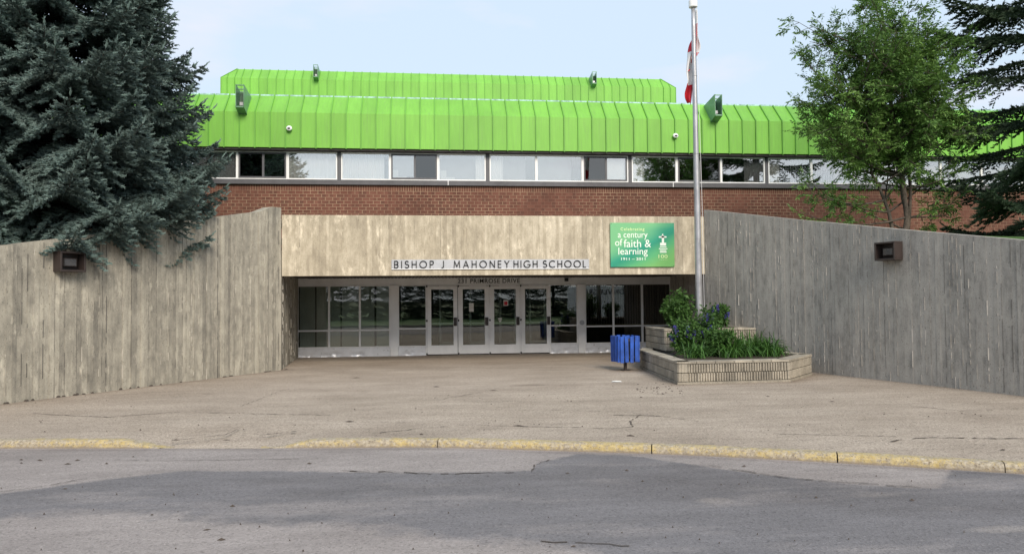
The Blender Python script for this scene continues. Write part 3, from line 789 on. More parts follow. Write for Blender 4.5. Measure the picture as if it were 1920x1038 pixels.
# interior seen through the glass
it = MB(); it.box(-3.9, 7.6, 26.6, 26.7, 0, 2.9); it.box(-4.0, -3.9, 23.06, 26.6, 0, 2.9); it.box(7.6, 7.7, 23.06, 26.6, 0, 2.9)
it.box(-.98, -.93, 23.1, 26.6, 0, 2.9); it.box(4.66, 4.70, 23.1, 26.6, 0, 2.9)
sb(it.build('lobby_wall', MT['room_dark']))
sb(MB().box(-3.9, 7.6, 23.04, 26.6, -.02, .012).build('lobby_floor', MT['room_floor']))
sb(MB().box(-3.9, 7.6, 23.06, 26.6, 2.42, 2.5).build('lobby_ceiling', MT['room_dark']))
gb = MB()
for a, b in ((-3.8, -3.36), (-3.32, -2.62), (-2.58, -1.62), (-1.56, -1.1)): gb.box(a, b, 23.12+.01*a, 23.14+.01*a, .02, 2.38)
sb(gb.build('backing_panel', MT['grey_blind']))
m = MB(); x = 4.85
while x < 7.45:
    m.quad((x, 23.20, .86), (x+.028, 23.25, .86), (x+.028, 23.25, 2.2), (x, 23.20, 2.2)); x += .083
tag(sb(m.build('vertical_blind', MT['blind_slat'])), kind='stuff')
sb(MB().box(4.83, 7.48, 23.08, 23.35, .835, .865).build('window_sill', MT['sill_wood']))
ind = MB()
for x in (.35, 1.35, 2.35, 3.35):
    ind.box(x, x+.06, 25.2, 25.26, 0, 2.2); ind.box(x+.5, x+.56, 25.2, 25.26, 0, 2.2); ind.box(x+.06, x+.5, 25.2, 25.26, 0, .28); ind.box(x+.06, x+.5, 25.2, 25.26, 2.0, 2.2)
sb(ind.build('inner_door_frame', MT['alu']))

# ================================================================== SIGNS
# geometric letters built from strokes
def arc(cx, cy, r, a0, a1, n=14, ry=None):
    return [(cx+r*math.cos(R_(a0+(a1-a0)*i/n)), cy+(ry or r)*math.sin(R_(a0+(a1-a0)*i/n))) for i in range(n+1)]
GL = {
 'B': (.52, [[(0,0),(0,1),(.26,1)]+arc(.26,.76,.24,90,-90)+[(0,.52)], [(.26,.52)]+arc(.26,.26,.26,90,-90)+[(0,0)]]),
 'I': (.0, [[(0,0),(0,1)]]), 'S': (.5, [arc(.25,.76,.24,35,270,14)+arc(.25,.27,.27,90,-145,14)[1:]]),
 'H': (.62, [[(0,0),(0,1)], [(.62,0),(.62,1)], [(0,.52),(.62,.52)]]), 'O': (1.0, [arc(.5,.5,.5,0,360,28)]),
 'P': (.5, [[(0,0),(0,1),(.24,1)]+arc(.24,.74,.26,90,-90)+[(0,.48)]]), 'J': (.28, [[(.28,1),(.28,.2)]+arc(.08,.2,.2,0,-110,8)]),
 'M': (.86, [[(0,0),(.08,1),(.43,.15),(.78,1),(.86,0)]]), 'A': (.76, [[(0,0),(.38,1),(.76,0)], [(.14,.33),(.62,.33)]]),
 'N': (.68, [[(0,0),(0,1),(.68,0),(.68,1)]]), 'E': (.44, [[(.44,1),(0,1),(0,0),(.44,0)], [(0,.52),(.42,.52)]]),
 'Y': (.66, [[(0,1),(.33,.5),(.66,1)], [(.33,.5),(.33,0)]]), 'G': (.96, [arc(.5,.5,.5,45,330,24)+[(.96,.45),(.58,.45)]]),
 'C': (.86, [arc(.5,.5,.5,50,310,22)]), 'L': (.4, [[(0,1),(0,0),(.4,0)]]),
}
def glyph(ch, h, sw, depth):
    m = MB(); w, strokes = GL[ch]
    for st in strokes:
        for (a, b), (c_, d) in zip(st[:-1], st[1:]):
            p = Vector((a, b))*h; q = Vector((c_, d))*h; t = (q-p)
            if t.length < 1e-6: continue
            t.normalize(); nn = Vector((-t.y, t.x))*sw/2; p = p - t*sw*.3; q = q + t*sw*.3
            P4 = [p-nn, q-nn, q+nn, p+nn]
            m.add([(v.x, -depth, v.y) for v in P4]+[(v.x, 0, v.y) for v in P4], [(0,1,2,3),(0,4,5,1),(1,5,6,2),(2,6,7,3),(3,7,4,0)])
    return w*h, m
sx0, sx1 = on_y(734, 494, 18.86).x, on_y(1105, 494, 18.86).x
sign = tag(empty('name_sign', ((sx0+sx1)/2, 18.88, 2.55)), 'long narrow aluminium strip sign reading BISHOP J MAHONEY HIGH SCHOOL in black letters', 'sign')
hw = (sx1-sx0)/2; sz = .115
bevel(MB().box(-hw, hw, -.012, 0, -sz, sz).build('backing_strip', MT['strip'], sign), .003)
MB().box(-hw, hw, -.02, -.0125, -sz-.012, -sz+.004).build('lower_lip', MT['alu'], sign)
cap = .165
# letter start positions measured along the strip (0..1)
words = [('BISHOP', 92, 435), ('J', 508, 528), ('MAHONEY', 618, 1112), ('HIGH', 1157, 1368), ('SCHOOL', 1424, 1815)]
def wx(u): return -hw + (u-65)/(1848-65)*2*hw
for wd, a, b in words:
    gs = [glyph(ch, cap, .020, .022) for ch in wd]
    tot = sum(g[0] for g in gs); L = wx(b)-wx(a); gap = (L-tot)/max(1, len(wd)-1); x = wx(a)
    for w, m in gs:
        m.build('letter', MT['black'], sign, loc=(x, -.014, -cap/2-.004)); x += w + (gap if len(wd) > 1 else 0)
sc = MB()
for u in (78, 435, 770, 778, 1120, 1135, 1480, 1840):
    for z in (-.085, .085): sc.lathe([(.006, 0), (.006, .004), (.001, .005)], 8)
    for z in (-.085, .085):
        x = wx(u); sc.box(x-.005, x+.005, -.016, -.012, z-.005, z+.005)
sc.v = sc.v[:]; sc2 = MB()
for u in (78, 435, 770, 778, 1120, 1135, 1480, 1840):
    for z in (-.085, .085):
        x = wx(u); sc2.box(x-.005, x+.005, -.017, -.012, z-.005, z+.005)
sc2.build('screw', MT['black'], sign)

def text_mesh(body, size, extrude=.002, offset=0.0, align='LEFT', space=1.0, xscale=1.0):
    cu = bpy.data.curves.new('t', 'FONT'); cu.body = body; cu.size = size; cu.extrude = extrude; cu.offset = offset
    cu.align_x = align; cu.space_character = space; cu.resolution_u = 3
    o = bpy.data.objects.new('t', cu); C.objects.link(o)
    dg = bpy.context.evaluated_depsgraph_get(); dg.update()
    me = bpy.data.meshes.new_from_object(o.evaluated_get(dg)); bpy.data.objects.remove(o)
    me.transform(Matrix.Scale(xscale, 4, (1, 0, 0)))
    me.transform(Matrix.Rotation(R_(90), 4, 'X')); me.materials.clear(); return me
adr = tag(empty('address_lettering', (0, GY-.03, 2.145)), 'black lettering 231 PRIMROSE DRIVE on the grey head panel above the doors', 'sign')
xa = on_y(858, 527, GY).x
xe_ = on_y(974, 526, GY).x
me = text_mesh('231 PRIMROSE DRIVE', .185, .004, .0015, space=1.1)
wdt = max(v.co.x for v in me.vertices) - min(v.co.x for v in me.vertices)
me.transform(Matrix.Scale((xe_-xa)/wdt, 4, (1, 0, 0)))
def split_letters(me, mat, parent, loc):
    n = len(me.vertices); par = list(range(n))
    def find(i):
        while par[i] != i: par[i] = par[par[i]]; i = par[i]
        return i
    for e in me.edges: par[find(e.vertices[0])] = find(e.vertices[1])
    comp = {}
    for p in me.polygons: comp.setdefault(find(p.vertices[0]), []).append(p)
    for ps in comp.values():
        ids = sorted({v for p in ps for v in p.vertices}); mp_ = {v: i for i, v in enumerate(ids)}
        m_ = bpy.data.meshes.new('letter'); m_.from_pydata([me.vertices[v].co[:] for v in ids], [], [[mp_[v] for v in p.vertices] for p in ps])
        link('letter', m_, mat, parent, loc)
split_letters(me, MT['black'], adr, (xa, -.006, .022))

# anniversary banner
p0, p1 = on_y(1144, 419, 18.85), on_y(1265, 500, 18.85)
bwid, bhei = p1.x-p0.x, p0.z-p1.z+.02
ban = tag(empty('anniversary_board', (p0.x, 18.86, p1.z)), 'green board with white lettering about a century of faith and learning beside the entrance', 'sign')
M = Mat('green printed board', rough=.35); tc = M.n.new('ShaderNodeTexCoord').outputs['Object']
mp = M.n.new('ShaderNodeMapping'); mp.inputs['Rotation'].default_value = (0, R_(-35), 0); mp.inputs['Scale'].default_value = (.5, 1, 2.0); M.l.new(tc, mp.inputs[0])
nz = M.noise(1.5, 2, vec=mp.outputs[0], off=(.3, 0, .9))
gx = M.n.new('ShaderNodeSeparateXYZ'); M.l.new(tc, gx.inputs[0])
u_ = M.math('DIVIDE', gx.outputs[0], bwid); v_ = M.math('DIVIDE', gx.outputs[2], bhei)
dg_ = M.math('SUBTRACT', v_, M.math('MULTIPLY', u_, .85))
dg_ = M.math('ADD', M.math('ADD', dg_, .42), M.math('MULTIPLY', nz, .28))
c = M.ramp(dg_, [(.0, (.17, .44, .13)), (.30, (.09, .40, .17)), (.52, (.015, .27, .17)), (.62, (.02, .30, .19)), (.85, (.12, .42, .21)), (1.0, (.17, .47, .22))])
M.col(c); MT['banner'] = M.m
bevel(MB().box(0, bwid, -.012, .0, 0, bhei).build('board', MT['banner'], ban), .003)
M = Mat('white print', (.80, .85, .78), .5); MT['print'] = M.m
M = Mat('pale yellow print', (.66, .78, .40), .5); MT['print_y'] = M.m
def put(body, u, v, w, size, mat, off=0.0, name='lettering', sp=1.0):
    # u: left 0..1, v: baseline from the bottom 0..1, w: width 0..1
    me = text_mesh(body, size, .0008, off, space=sp)
    x0 = min(q.co.x for q in me.vertices); x1 = max(q.co.x for q in me.vertices)
    me.transform(Matrix.Translation((-x0, 0, 0))); me.transform(Matrix.Scale(w*bwid/(x1-x0), 4, (1, 0, 0)))
    link(name, me, mat, ban, (u*bwid, -.0135, v*bhei))
def U(x): return (x-148)/(1392-148)
def Vv(y): return (938-y)/(938-85)
put('Celebrating', U(348), Vv(235), U(810)-U(348), .108, MT['print_y'], .001, sp=1.2)
put('a century', U(293), Vv(372), U(870)-U(293), .235, MT['print'], .0)
put('of', U(238), Vv(528), U(380)-U(238), .25, MT['print'], .0)
put('faith &', U(405), Vv(556), U(935)-U(405), .285, MT['print'], .0006)
put('learning', U(300), Vv(697), U(868)-U(300), .255, MT['print'], .0006)
put('1911 – 2011', U(352), Vv(805), U(822)-U(352), .09, MT['print'], .001)
put('100', U(1078), Vv(768), U(1255)-U(1078), .13, MT['print_y'], .0)
put('YEARS', U(1088), Vv(806), U(1250)-U(1088), .022, MT['print_y'], 0, sp=1.5)
em = MB()
def er(x0, x1, y0, y1): em.box(U(x0)*bwid, U(x1)*bwid, -.0145, -.0125, Vv(y1)*bhei, Vv(y0)*bhei)
er(1153, 1176, 300, 345); er(1088, 1240, 345, 372); er(1140, 1196, 335, 384); er(1147, 1190, 384, 470); er(1112, 1230, 470, 525)
for y, a, b in ((545, 1108, 1236), (582, 1088, 1254), (618, 1108, 1232), (650, 1106, 1236)): er(a, b, y-5, y+13)
em.build('tower_emblem', MT['print'], ban)
MB().box(.02, .035, -.0145, -.0125, bhei-.035, bhei-.02).box(bwid-.035, bwid-.02, -.0145, -.0125, .02, .035).box(bwid-.035, bwid-.02, -.0145, -.0125, bhei-.035, bhei-.02).build('screw', MT['joint'], ban)

# ================================================================== FIXTURES
def wall_light(loc, d, label):
    """d: unit direction along the wall, box faces right of it"""
    ang = math.atan2(d[1], d[0]); o = tag(empty('wall_light', loc, ang), label, 'light', 'brown box lights on the wing walls')
    w, h, dp, t = .235, .18, .22, .035
    m = MB()
    m.box(-w, w, -dp, 0, h-t, h); m.box(-w, w, -dp, 0, -h, -h+t); m.box(-w, -w+t, -dp, 0, -h+t, h-t); m.box(w-t, w, -dp, 0, -h+t, h-t)
    m.box(-w+t, w-t, -.03, -.002, -h+t, h-t)
    bevel(m.build('housing', MT['brown_metal'], o), .004)
    k = MB(); k.box(-.13, .13, -.12, -.031, -.09, .07); bevel(k.build('lamp_box', MT['brown_metal'], o), .01)
    k = MB(); k.box(-.105, .105, -.127, -.121, -.07, .05); k.build('lens', MT['lamp_glass'], o)
    return o
dl = (Vector(LW[2][:2])-Vector(LW[1][:2])).normalized()
def wall_hit(px, py, A, B):
    d = ray(px, py); A = Vector(A[:2]); B = Vector(B[:2]); n = Vector((-(B-A).y, (B-A).x)); t = n.dot(A)/n.dot(d.xy)
    return Vector((d.x*t, d.y*t, EYE+d.z*t))
p = wall_hit(123, 491, LW[1], LW[2]); nl = Vector((dl.y, -dl.x)); wall_light((p.x+nl.x*.016, p.y+nl.y*.016, p.z), dl, 'brown box light on the pale left wall in the shade of the blue spruce')
dr = (Vector(RW[2][:2])-Vector(RW[1][:2])).normalized()
p = wall_hit(1674, 471, RW[1], RW[2]); nr = Vector((dr.y, -dr.x)); wall_light((p.x+nr.x*.011, p.y+nr.y*.011, p.z), dr, 'brown box light high on the dark grey right wall')

def scoop(x, y0, dz, label, sc_=1.0):
    o = tag(empty('roof_light_housing', (x, y0, dz)), label, 'light housing', 'tall narrow metal housings along the roofs')
    w = .115; t = .008
    P = [(-.40, .05), (-.40, .74), (.62, .60), (.0, -.07)]
    for s_, nm in ((-1, 'side_plate'), (1, 'side_plate')):
        m = MB(); xa, xb = (s_*w-t, s_*w+t)
        m.add([(xa, a, b) for a, b in P]+[(xb, a, b) for a, b in P], [(0,1,2,3),(7,6,5,4),(0,4,5,1),(1,5,6,2),(2,6,7,3),(3,7,4,0)]); m.build(nm, MT['scoop'], o)
    m = MB(); m.add([(-w,-.40,.05),(w,-.40,.05),(w,0,-.07),(-w,0,-.07),(-w,-.40,.09),(w,-.40,.09),(w,0,-.03),(-w,0,-.03)], [(0,3,2,1),(4,5,6,7),(0,1,5,4),(1,2,6,5),(3,0,4,7),(2,3,7,6)])
    m.build('bottom_plate', MT['scoop'], o)
    m = MB(); m.box(-w, w, -.40, -.37, .70, .73); m.box(-w, w, -.1, -.07, .66, .69); m.box(-w, w, .1, .13, .63, .66); m.build('top_bar', MT['scoop'], o)
    m = MB(); m.add([(-w+t,.0,.0),(w-t,.0,.0),(w-t,.1,.62),(-w+t,.1,.62)], [(0,1,2,3)]); m.build('lining', MT['scoop_dark'], o)
    m = MB(); m.box(-.05, .05, -.2, -.05, .16, .26); m.box(-.012, .012, -.12, -.1, .08, .16); m.build('lamp', MT['steel'], o)
    return o
xx = on_y(449.5, 180, 23.1).x; scoop(xx, 23.5, 7.38, 'open green metal housing near the spruce on the front roof')
xx = on_y(1347.5, 200, 23.1).x; scoop(xx, 23.5, 7.40, 'open green metal housing right of the flagpole on the front roof')
xx = on_y(591.5, 136, 41.6).x; scoop(xx, 42.0, 13.72, 'small left green metal housing on the rear upper roof')
xx = on_y(1115, 148, 41.6).x; scoop(xx, 42.0, 13.72, 'small right green metal housing on the rear upper roof')
def dome_cam(p, label):
    o = tag(empty('dome_camera', p), label, 'security camera', 'white dome cameras on the green roof edge')
    m = MB(); m.lathe([(.001, .02), (.075, .02), (.085, 0), (.085, -.035), (.07, -.05), (.001, -.05)], 18); q = m.build('camera_collar', MT['alu_white'], o, True)
    q.rotation_euler = (R_(62), 0, 0)
    m = MB(); m.lathe([(.06, -.045), (.055, -.07), (.035, -.095), (.001, -.105)], 16); q = m.build('dome', MT['black'], o, True); q.rotation_euler = (R_(-28), 0, 0)
    q.location = (0, .02, .02)
    MB().box(-.03, .03, .02, .09, -.02, .04).build('bracket', MT['alu_white'], o)
dome_cam(on_y(542, 240, 23.40), 'white dome camera on the green roof edge above the left windows')
dome_cam(on_y(1267, 254, 23.40), 'white dome camera on the green roof edge just left of the flagpole')

# ================================================================== PLANTER
PL = tag(empty('planter', (6.3, 16.0, 0)), 'two-tier planter of pale ribbed concrete blocks around the flagpole', 'planter')
def pl(o): o.parent = PL; o.matrix_parent_inverse = Matrix.Translation((-6.3, -16.0, 0)); return o
low = [(5.02, 17.7), (4.76, 14.19), (7.06, 14.28), (8.14, 15.45), (7.98, 16.6)]
tier = [(5.42, 18.6), (5.42, 17.05), (7.62, 17.05), (7.62, 18.3)]
def run(pts, z0, rows, rh, th, rib_edges, cap_h, closed=False):
    for i in range(len(pts)-1):
        a, b = Vector(pts[i]), Vector(pts[i+1]); d = (b-a); L = d.length; d.normalize(); nn = Vector((d.y, -d.x))  # outward = right
        n = max(1, round(L/.40)); w = L/n
        ang = math.atan2(d.y, d.x)
        mids = {}
        for kindm in ('full', 'half'):
            ww = w if kindm == 'full' else w/2
            m = MB(); g = .005
            if i in rib_edges:
                m.box(g, ww-g, .015, th, g, rh-g)
                k = max(1, round(ww/.057)); rw = (ww-2*g)/k
                for j in range(k):
                    x0 = g + j*rw + .008; x1 = g+(j+1)*rw-.008
                    m.add([(x0,.016,g),(x1,.016,g),(x1-.006,-.014,g+.004),(x0+.006,-.014,g+.004),(x0,.016,rh-g),(x1,.016,rh-g),(x1-.006,-.014,rh-g-.004),(x0+.006,-.014,rh-g-.004)],
                          [(3,2,6,7),(0,3,7,4),(2,1,5,6),(7,6,5,4),(0,1,2,3)])
            else:
                m.box(g, ww-g, .0, th, g, rh-g)
            mids[kindm] = m.mesh('block', [MT['block']])
        for r in range(rows):
            x = 0; first = True
            while x < L-.01:
                k = 'half' if (r % 2 and (first or L-x < w*.75)) else 'full'
                o = link('block', mids[k], None, None, (a.x+d.x*x, a.y+d.y*x, z0+r*rh), (0, 0, ang)); pl(o)
                if i not in rib_edges: bevel(o, .008)
                x += w/2 if k == 'half' else w; first = False
        if cap_h:
            m = MB(); m.box(.004, w-.004, -.012, th+.06, 0, cap_h); cm = m.mesh('cap_stone', [MT['block']])
            for j in range(n):
                o = link('cap_stone', cm, None, None, (a.x+d.x*w*j, a.y+d.y*w*j, z0+rows*rh), (0, 0, ang)); pl(o); bevel(o, .006)
def inset(pts, d):
    c = Vector((sum(p[0] for p in pts)/len(pts), sum(p[1] for p in pts)/len(pts)))
    return [tuple(Vector(p) + (c-Vector(p)).normalized()*d) for p in pts]
full = low + [(7.6, 18.3), (5.4, 18.6)]
pl(MB().prism(inset(full, -.02), -.05, .045).build('footing', MT['block']))
pl(MB().prism(inset(full, .03), .04, .385).build('core', MT['joint']))
run(low, .047, 2, .172, .20, {1}, .05)
run([(5.4, 18.6), low[0]], .047, 2, .172, .20, set(), .05)
pl(MB().prism(inset(tier, .03), .38, .90).build('upper_core', MT['joint']))
run(tier, .44, 3, .155, .20, {1}, .05)
pl(MB().prism(inset(low[1:4]+[(7.9,16.95),(5.3,16.95)], .30), .38, .425).build('soil_bed', MT['soil']))
pl(MB().prism(inset(tier, .3), .88, .93).build('soil_bed', MT['soil']))

# flagpole
FB = Vector((6.30, 17.6, .90))
tpx = on_y(1299.5, 10, 17.55)
pole = tag(empty('flagpole', FB), 'tall grey steel flagpole rising from the planter beside the entrance', 'flagpole')
top = tpx - FB
bt = on_y(1312, 570, 17.6) ; FB.x = bt.x - .01; pole.location = FB; top = tpx - FB
m = MB(); N = 14
sp = [Vector((0,0,0)).lerp(top, i/N) for i in range(N+1)]
m.tube(sp, [.088 - .040*i/N for i in range(N+1)], 14); m.build('shaft', MT['steel'], pole, True)
for f_ in (.28, .54, .78): q = top*f_; m = MB(); m.lathe([(.076-.03*f_, -.012), (.0925-.04*f_, -.01), (.0925-.04*f_, .01), (.076-.03*f_, .012)], 14, q); m.build('collar', MT['steel'], pole, True)
m = MB(); m.lathe([(.001, -.06), (.045, -.06), (.10, -.055), (.105, -.04), (.105, .10), (.10, .11), (.001, .115)], 20, top); m.build('truck_cap', MT['alu_white'], pole, False)
# halyard
hp = [FB*0 + Vector((.10, -.06, .35)), Vector((.09, -.05, 3)) + top*.0, top*.75 + Vector((.075, -.05, 0)), top + Vector((.07, -.04, -.05))]
m = MB(); m.tube(hp, .006, 4); m.build('halyard', MT['white_cloth'], pole)
# limp flag hanging behind the pole
rows = [(18, 1303.5, 1308, 'w', 'r'), (30, 1304, 1308, 'w', 'r'), (45, 1304, 1307.5, 'r', 'w'), (60, 1303, 1308, 'r', 'w'), (72, 1300, 1308, 'r', 'w'), (80, 1295, 1310.5, 'r', 'w'), (90, 1292.5, 1312, 'r', 'w'),
        (98, 1290.5, 1310, 'w', 'r'), (106, 1289.5, 1303, 'w', 'r'), (116, 1288, 1302, 'w', 'r'), (128, 1286.5, 1302, 'w', 'r'), (140, 1286, 1301, 'w', 'w'), (150, 1288, 1300.5, 'w', 'w'),
        (158, 1286.5, 1300, 'r', 'r'), (168, 1284, 1299, 'r', 'r'), (180, 1280.5, 1297.5, 'r', 'r'), (191, 1288, 1296, 'r', 'r')]
fl = tag(empty('flag', tpx), 'limp red and white maple leaf flag drooping against the top of the flagpole', 'flag')
V = []; NC = 9; F_ = []; MI = []
rr = random.Random(3)
for i, (y, xl, xr, a, b) in enumerate(rows):
    for k in range(NC):
        u = k/(NC-1); yy = y + (6*u if i >= 14 else 2*u)
        p = on_y(xl+(xr-xl)*u, yy, 17.72); V.append((p.x-tpx.x, p.y-tpx.y + .07*math.sin(u*9+i*.35)+.02*math.sin(i*1.3+u*4), p.z-tpx.z))
for i in range(len(rows)-1):
    for k in range(NC-1):
        F_.append((i*NC+k, i*NC+k+1, (i+1)*NC+k+1, (i+1)*NC+k)); u = (k+.5)/(NC-1)
        a, b = rows[i][3:5]; c_ = a if u < (.62 if i < 9 else .55+.04*i) else b
        MI.append(0 if c_ == 'w' else 1)
me = bpy.data.meshes.new('flag_cloth'); me.from_pydata(V, [], F_); me.materials.append(MT['white_cloth']); me.materials.append(MT['red_cloth'])
me.polygons.foreach_set('material_index', MI); me.polygons.foreach_set('use_smooth', [True]*len(F_))
o = link('flag_cloth', me, None, fl); q = o.modifiers.new('s', 'SUBSURF'); q.levels = q.render_levels = 2; q = o.modifiers.new('t', 'SOLIDIFY'); q.thickness = .006
a_, b_2 = on_y(1290.5, 134, 17.66)-tpx, on_y(1293.5, 130.5, 17.66)-tpx
m = MB(); m.tube([a_, b_2], .012, 5); m.build('leaf_tip', MT['red_cloth'], fl)

# litter bin
bp = on_z(1171, 694)
BN = tag(empty('litter_bin', (bp.x+.02, bp.y, 0), R_(8)), 'blue slatted litter bin on a short post beside the planter', 'litter bin')
hs, z0, z1 = .235, .20, .80
pm = MB().box(-.043, .043, -.018, .018, z0, z1).mesh('slat', [MT['blue']])
for s_ in range(4):
    for k in range(4):
        x = (-1.5+k)*.118; a = s_*math.pi/2
        p = Matrix.Rotation(a, 3, 'Z') @ Vector((x, -hs-.012, 0))
        o = link('slat', pm, None, BN, (p.x, p.y, rr.uniform(-.012, .012)), (rr.uniform(-.02, .02), rr.uniform(-.012, .012), a+rr.uniform(-.03, .03))); bevel(o, .005)
m = MB(); m.box(-hs+.03, hs-.03, -hs+.03, hs-.03, z0+.02, z1-.10); m.build('inner_can', MT['black'], BN)
m = MB()
for zz in (z0+.1, z1-.12):
    m = MB(); m.box(-hs, hs, -hs, -hs+.02, zz, zz+.04); m.box(-hs, hs, hs-.02, hs, zz, zz+.04); m.box(-hs, -hs+.02, -hs+.02, hs-.02, zz, zz+.04); m.box(hs-.02, hs, -hs+.02, hs-.02, zz, zz+.04)
    m.build('hoop', MT['brown_metal'], BN)
m = MB(); m.box(-.03, .03, -.03, .03, 0, z0+.1); m.box(-.09, .09, -.09, .09, 0, .012); m.build('post', MT['brown_metal'], BN)
# crumpled paper
pp = on_z(1155, 716); m = MB()
pts = [(-.10,-.03,.006),(-.05,.05,.02),(0,-.02,.028),(.03,.04,.008),(.10,.015,.02),(.11,-.03,.006),(.02,-.07,.01),(-.06,-.06,.014)]
m.add(pts, [(0,7,2,1),(7,6,2),(2,6,5,4),(1,2,4,3)])
o = m.build('crumpled_paper', MT['paper']); o.location = (pp.x, pp.y, .004); q = o.modifiers.new('t', 'SOLIDIFY'); q.thickness = .003
tag(o, 'scrap of white paper lying on the pavement left of the planter', 'litter')
# small twigs, cones and dirt scattered on the paving and road
db = MB(); rs = random.Random(77)
def speck(px, py, L, w, z=0.0):
    p = on_z(px, py, z); a = rs.uniform(-.35, .35); d = Vector((math.cos(a), math.sin(a), 0)); n_ = Vector((-d.y, d.x, 0))
    c0 = Vector((p.x, p.y, z+.003)); h = rs.uniform(.008, .016)
    V = [c0-d*L+n_*w*.2, c0-n_*w, c0+d*L, c0+n_*w, c0+Vector((0, 0, h))]
    db.add(V, [(0,1,4),(1,2,4),(2,3,4),(3,0,4)])
for px, py, L in [(668,708,.10),(818,725,.08),(925,732,.09),(655,790,.07),(972,798,.08),(330,825,.05),(1182,817,.06),(1195,729,.03),(1202,745,.03),(1440,743,.04),(1560,753,.05),(1880,843,.04),(425,825,.06),(790,814,.03)]: speck(px, py, L, .018)
for px, py, L in [(40,862,.03),(75,863,.05),(145,863,.04),(127,870,.05),(40,868,.03),(200,869,.03),(250,856,.02),(580,869,.04),(122,916,.03),(388,993,.04),(415,1012,.04),(436,949,.03),(1064,887,.03),(1175,882,.03),(1205,902,.02),(1075,1024,.03),(285,965,.02),(1530,933,.02),(1710,938,.03),(1395,874,.04)]: speck(px, py, L*.8, .010, -.078)
for i in range(46):       # crumbs around the planter
    px = rs.gauss(1230, 28); py = rs.gauss(730, 7); speck(px, py, rs.uniform(.01, .025), .010)
for i in range(60):
    speck(rs.uniform(20, 1900), rs.uniform(740, 812), rs.uniform(.006, .016), .006)
for i in range(70):
    speck(rs.uniform(0, 1920), rs.uniform(890, 1036), rs.uniform(.004, .010), .005, -.078)
tag(db.build('ground_debris', MT['crack']), kind='stuff')
# eroded pockets and dirt at the foot of the left wall
db = MB()
for px, py in [(10,757),(48,751),(60,749),(108,743),(118,743),(140,740),(155,739),(172,736),(225,729),(243,726.5),(258,725),(282,722),(300,720.5),(338,716),(420,706.5),(432,706),(498,698),(505,697.5),(535,690)]:
    p = wall_hit(px, py, LW[0], LW[1]) if px < 3 else wall_hit(px, py, LW[1], LW[6])
    c0 = Vector((p.x, p.y)) + nl*.022; L = rs.uniform(.03, .07); h = rs.uniform(.015, .035)
    a = c0 - dl*L; b = c0 + dl*L; e = c0 + nl*.03
    db.add([(a.x,a.y,0),(b.x,b.y,0),(b.x-dl.x*.02,b.y-dl.y*.02,h),(a.x+dl.x*.02,a.y+dl.y*.02,h),(e.x,e.y,.004)], [(0,4,3),(4,2,3),(4,1,2),(0,3,2,1)])
tag(db.build('wall_foot_dirt', MT['crack'], left_wall), kind='stuff')
# vent pipe behind the right wall
p = on_y(1459, 402, 15.8); m = MB(); m.tube([(p.x+.3,16.9,2.8),(p.x+.3,16.9,p.z+.2)], .025, 8)
m.lathe([(.05,0),(.06,.02),(.05,.05),(.001,.06)], 10, (p.x+.3, 16.9, p.z+.2))
pv = wall_hit(1459, 398, RW[0], RW[1]); 
# ================================================================== VEGETATION
def fingers_mesh(P, D, L, tone, wid, rng, mat, name):
    """needle-covered twigs: two crossed blades and four spikes each"""
    n = len(P); P = np.asarray(P); D = D/np.linalg.norm(D, axis=1, keepdims=True)
    a = rng.normal(size=(n, 3)); U_ = np.cross(D, a); U_ /= np.linalg.norm(U_, axis=1, keepdims=True)+1e-9; W_ = np.cross(D, U_)
    L = L[:, None]; w = wid*rng.uniform(.8, 1.25, (n, 1))
    tip = P+D*L
    def V4(o): return [P, P+D*L*.35+o*w, tip, P+D*L*.35-o*w]
    vs_ = V4(U_)+V4(W_)
    for o, t in ((U_, .45), (-W_, .55), (-U_, .7), (W_, .8)):
        b0 = P+D*L*(t-.10); b1 = P+D*L*(t+.02); vs_ += [b0, b1, P+D*L*(t+.16)+o*w*1.9]
    V = np.stack(vs_, 1)            # n x 20 x 3
    base = (np.arange(n)*20)[:, None]
    tris = np.array([0,1,2, 0,2,3, 4,5,6, 4,6,7, 8,9,10, 11,12,13, 14,15,16, 17,18,19])
    F = (base+tris[None]).reshape(-1, 3)
    me = raw_mesh(bpy.data.meshes.new(name), V.reshape(-1, 3), F, {'tone': np.repeat(tone, 20)}, mat)
    return me
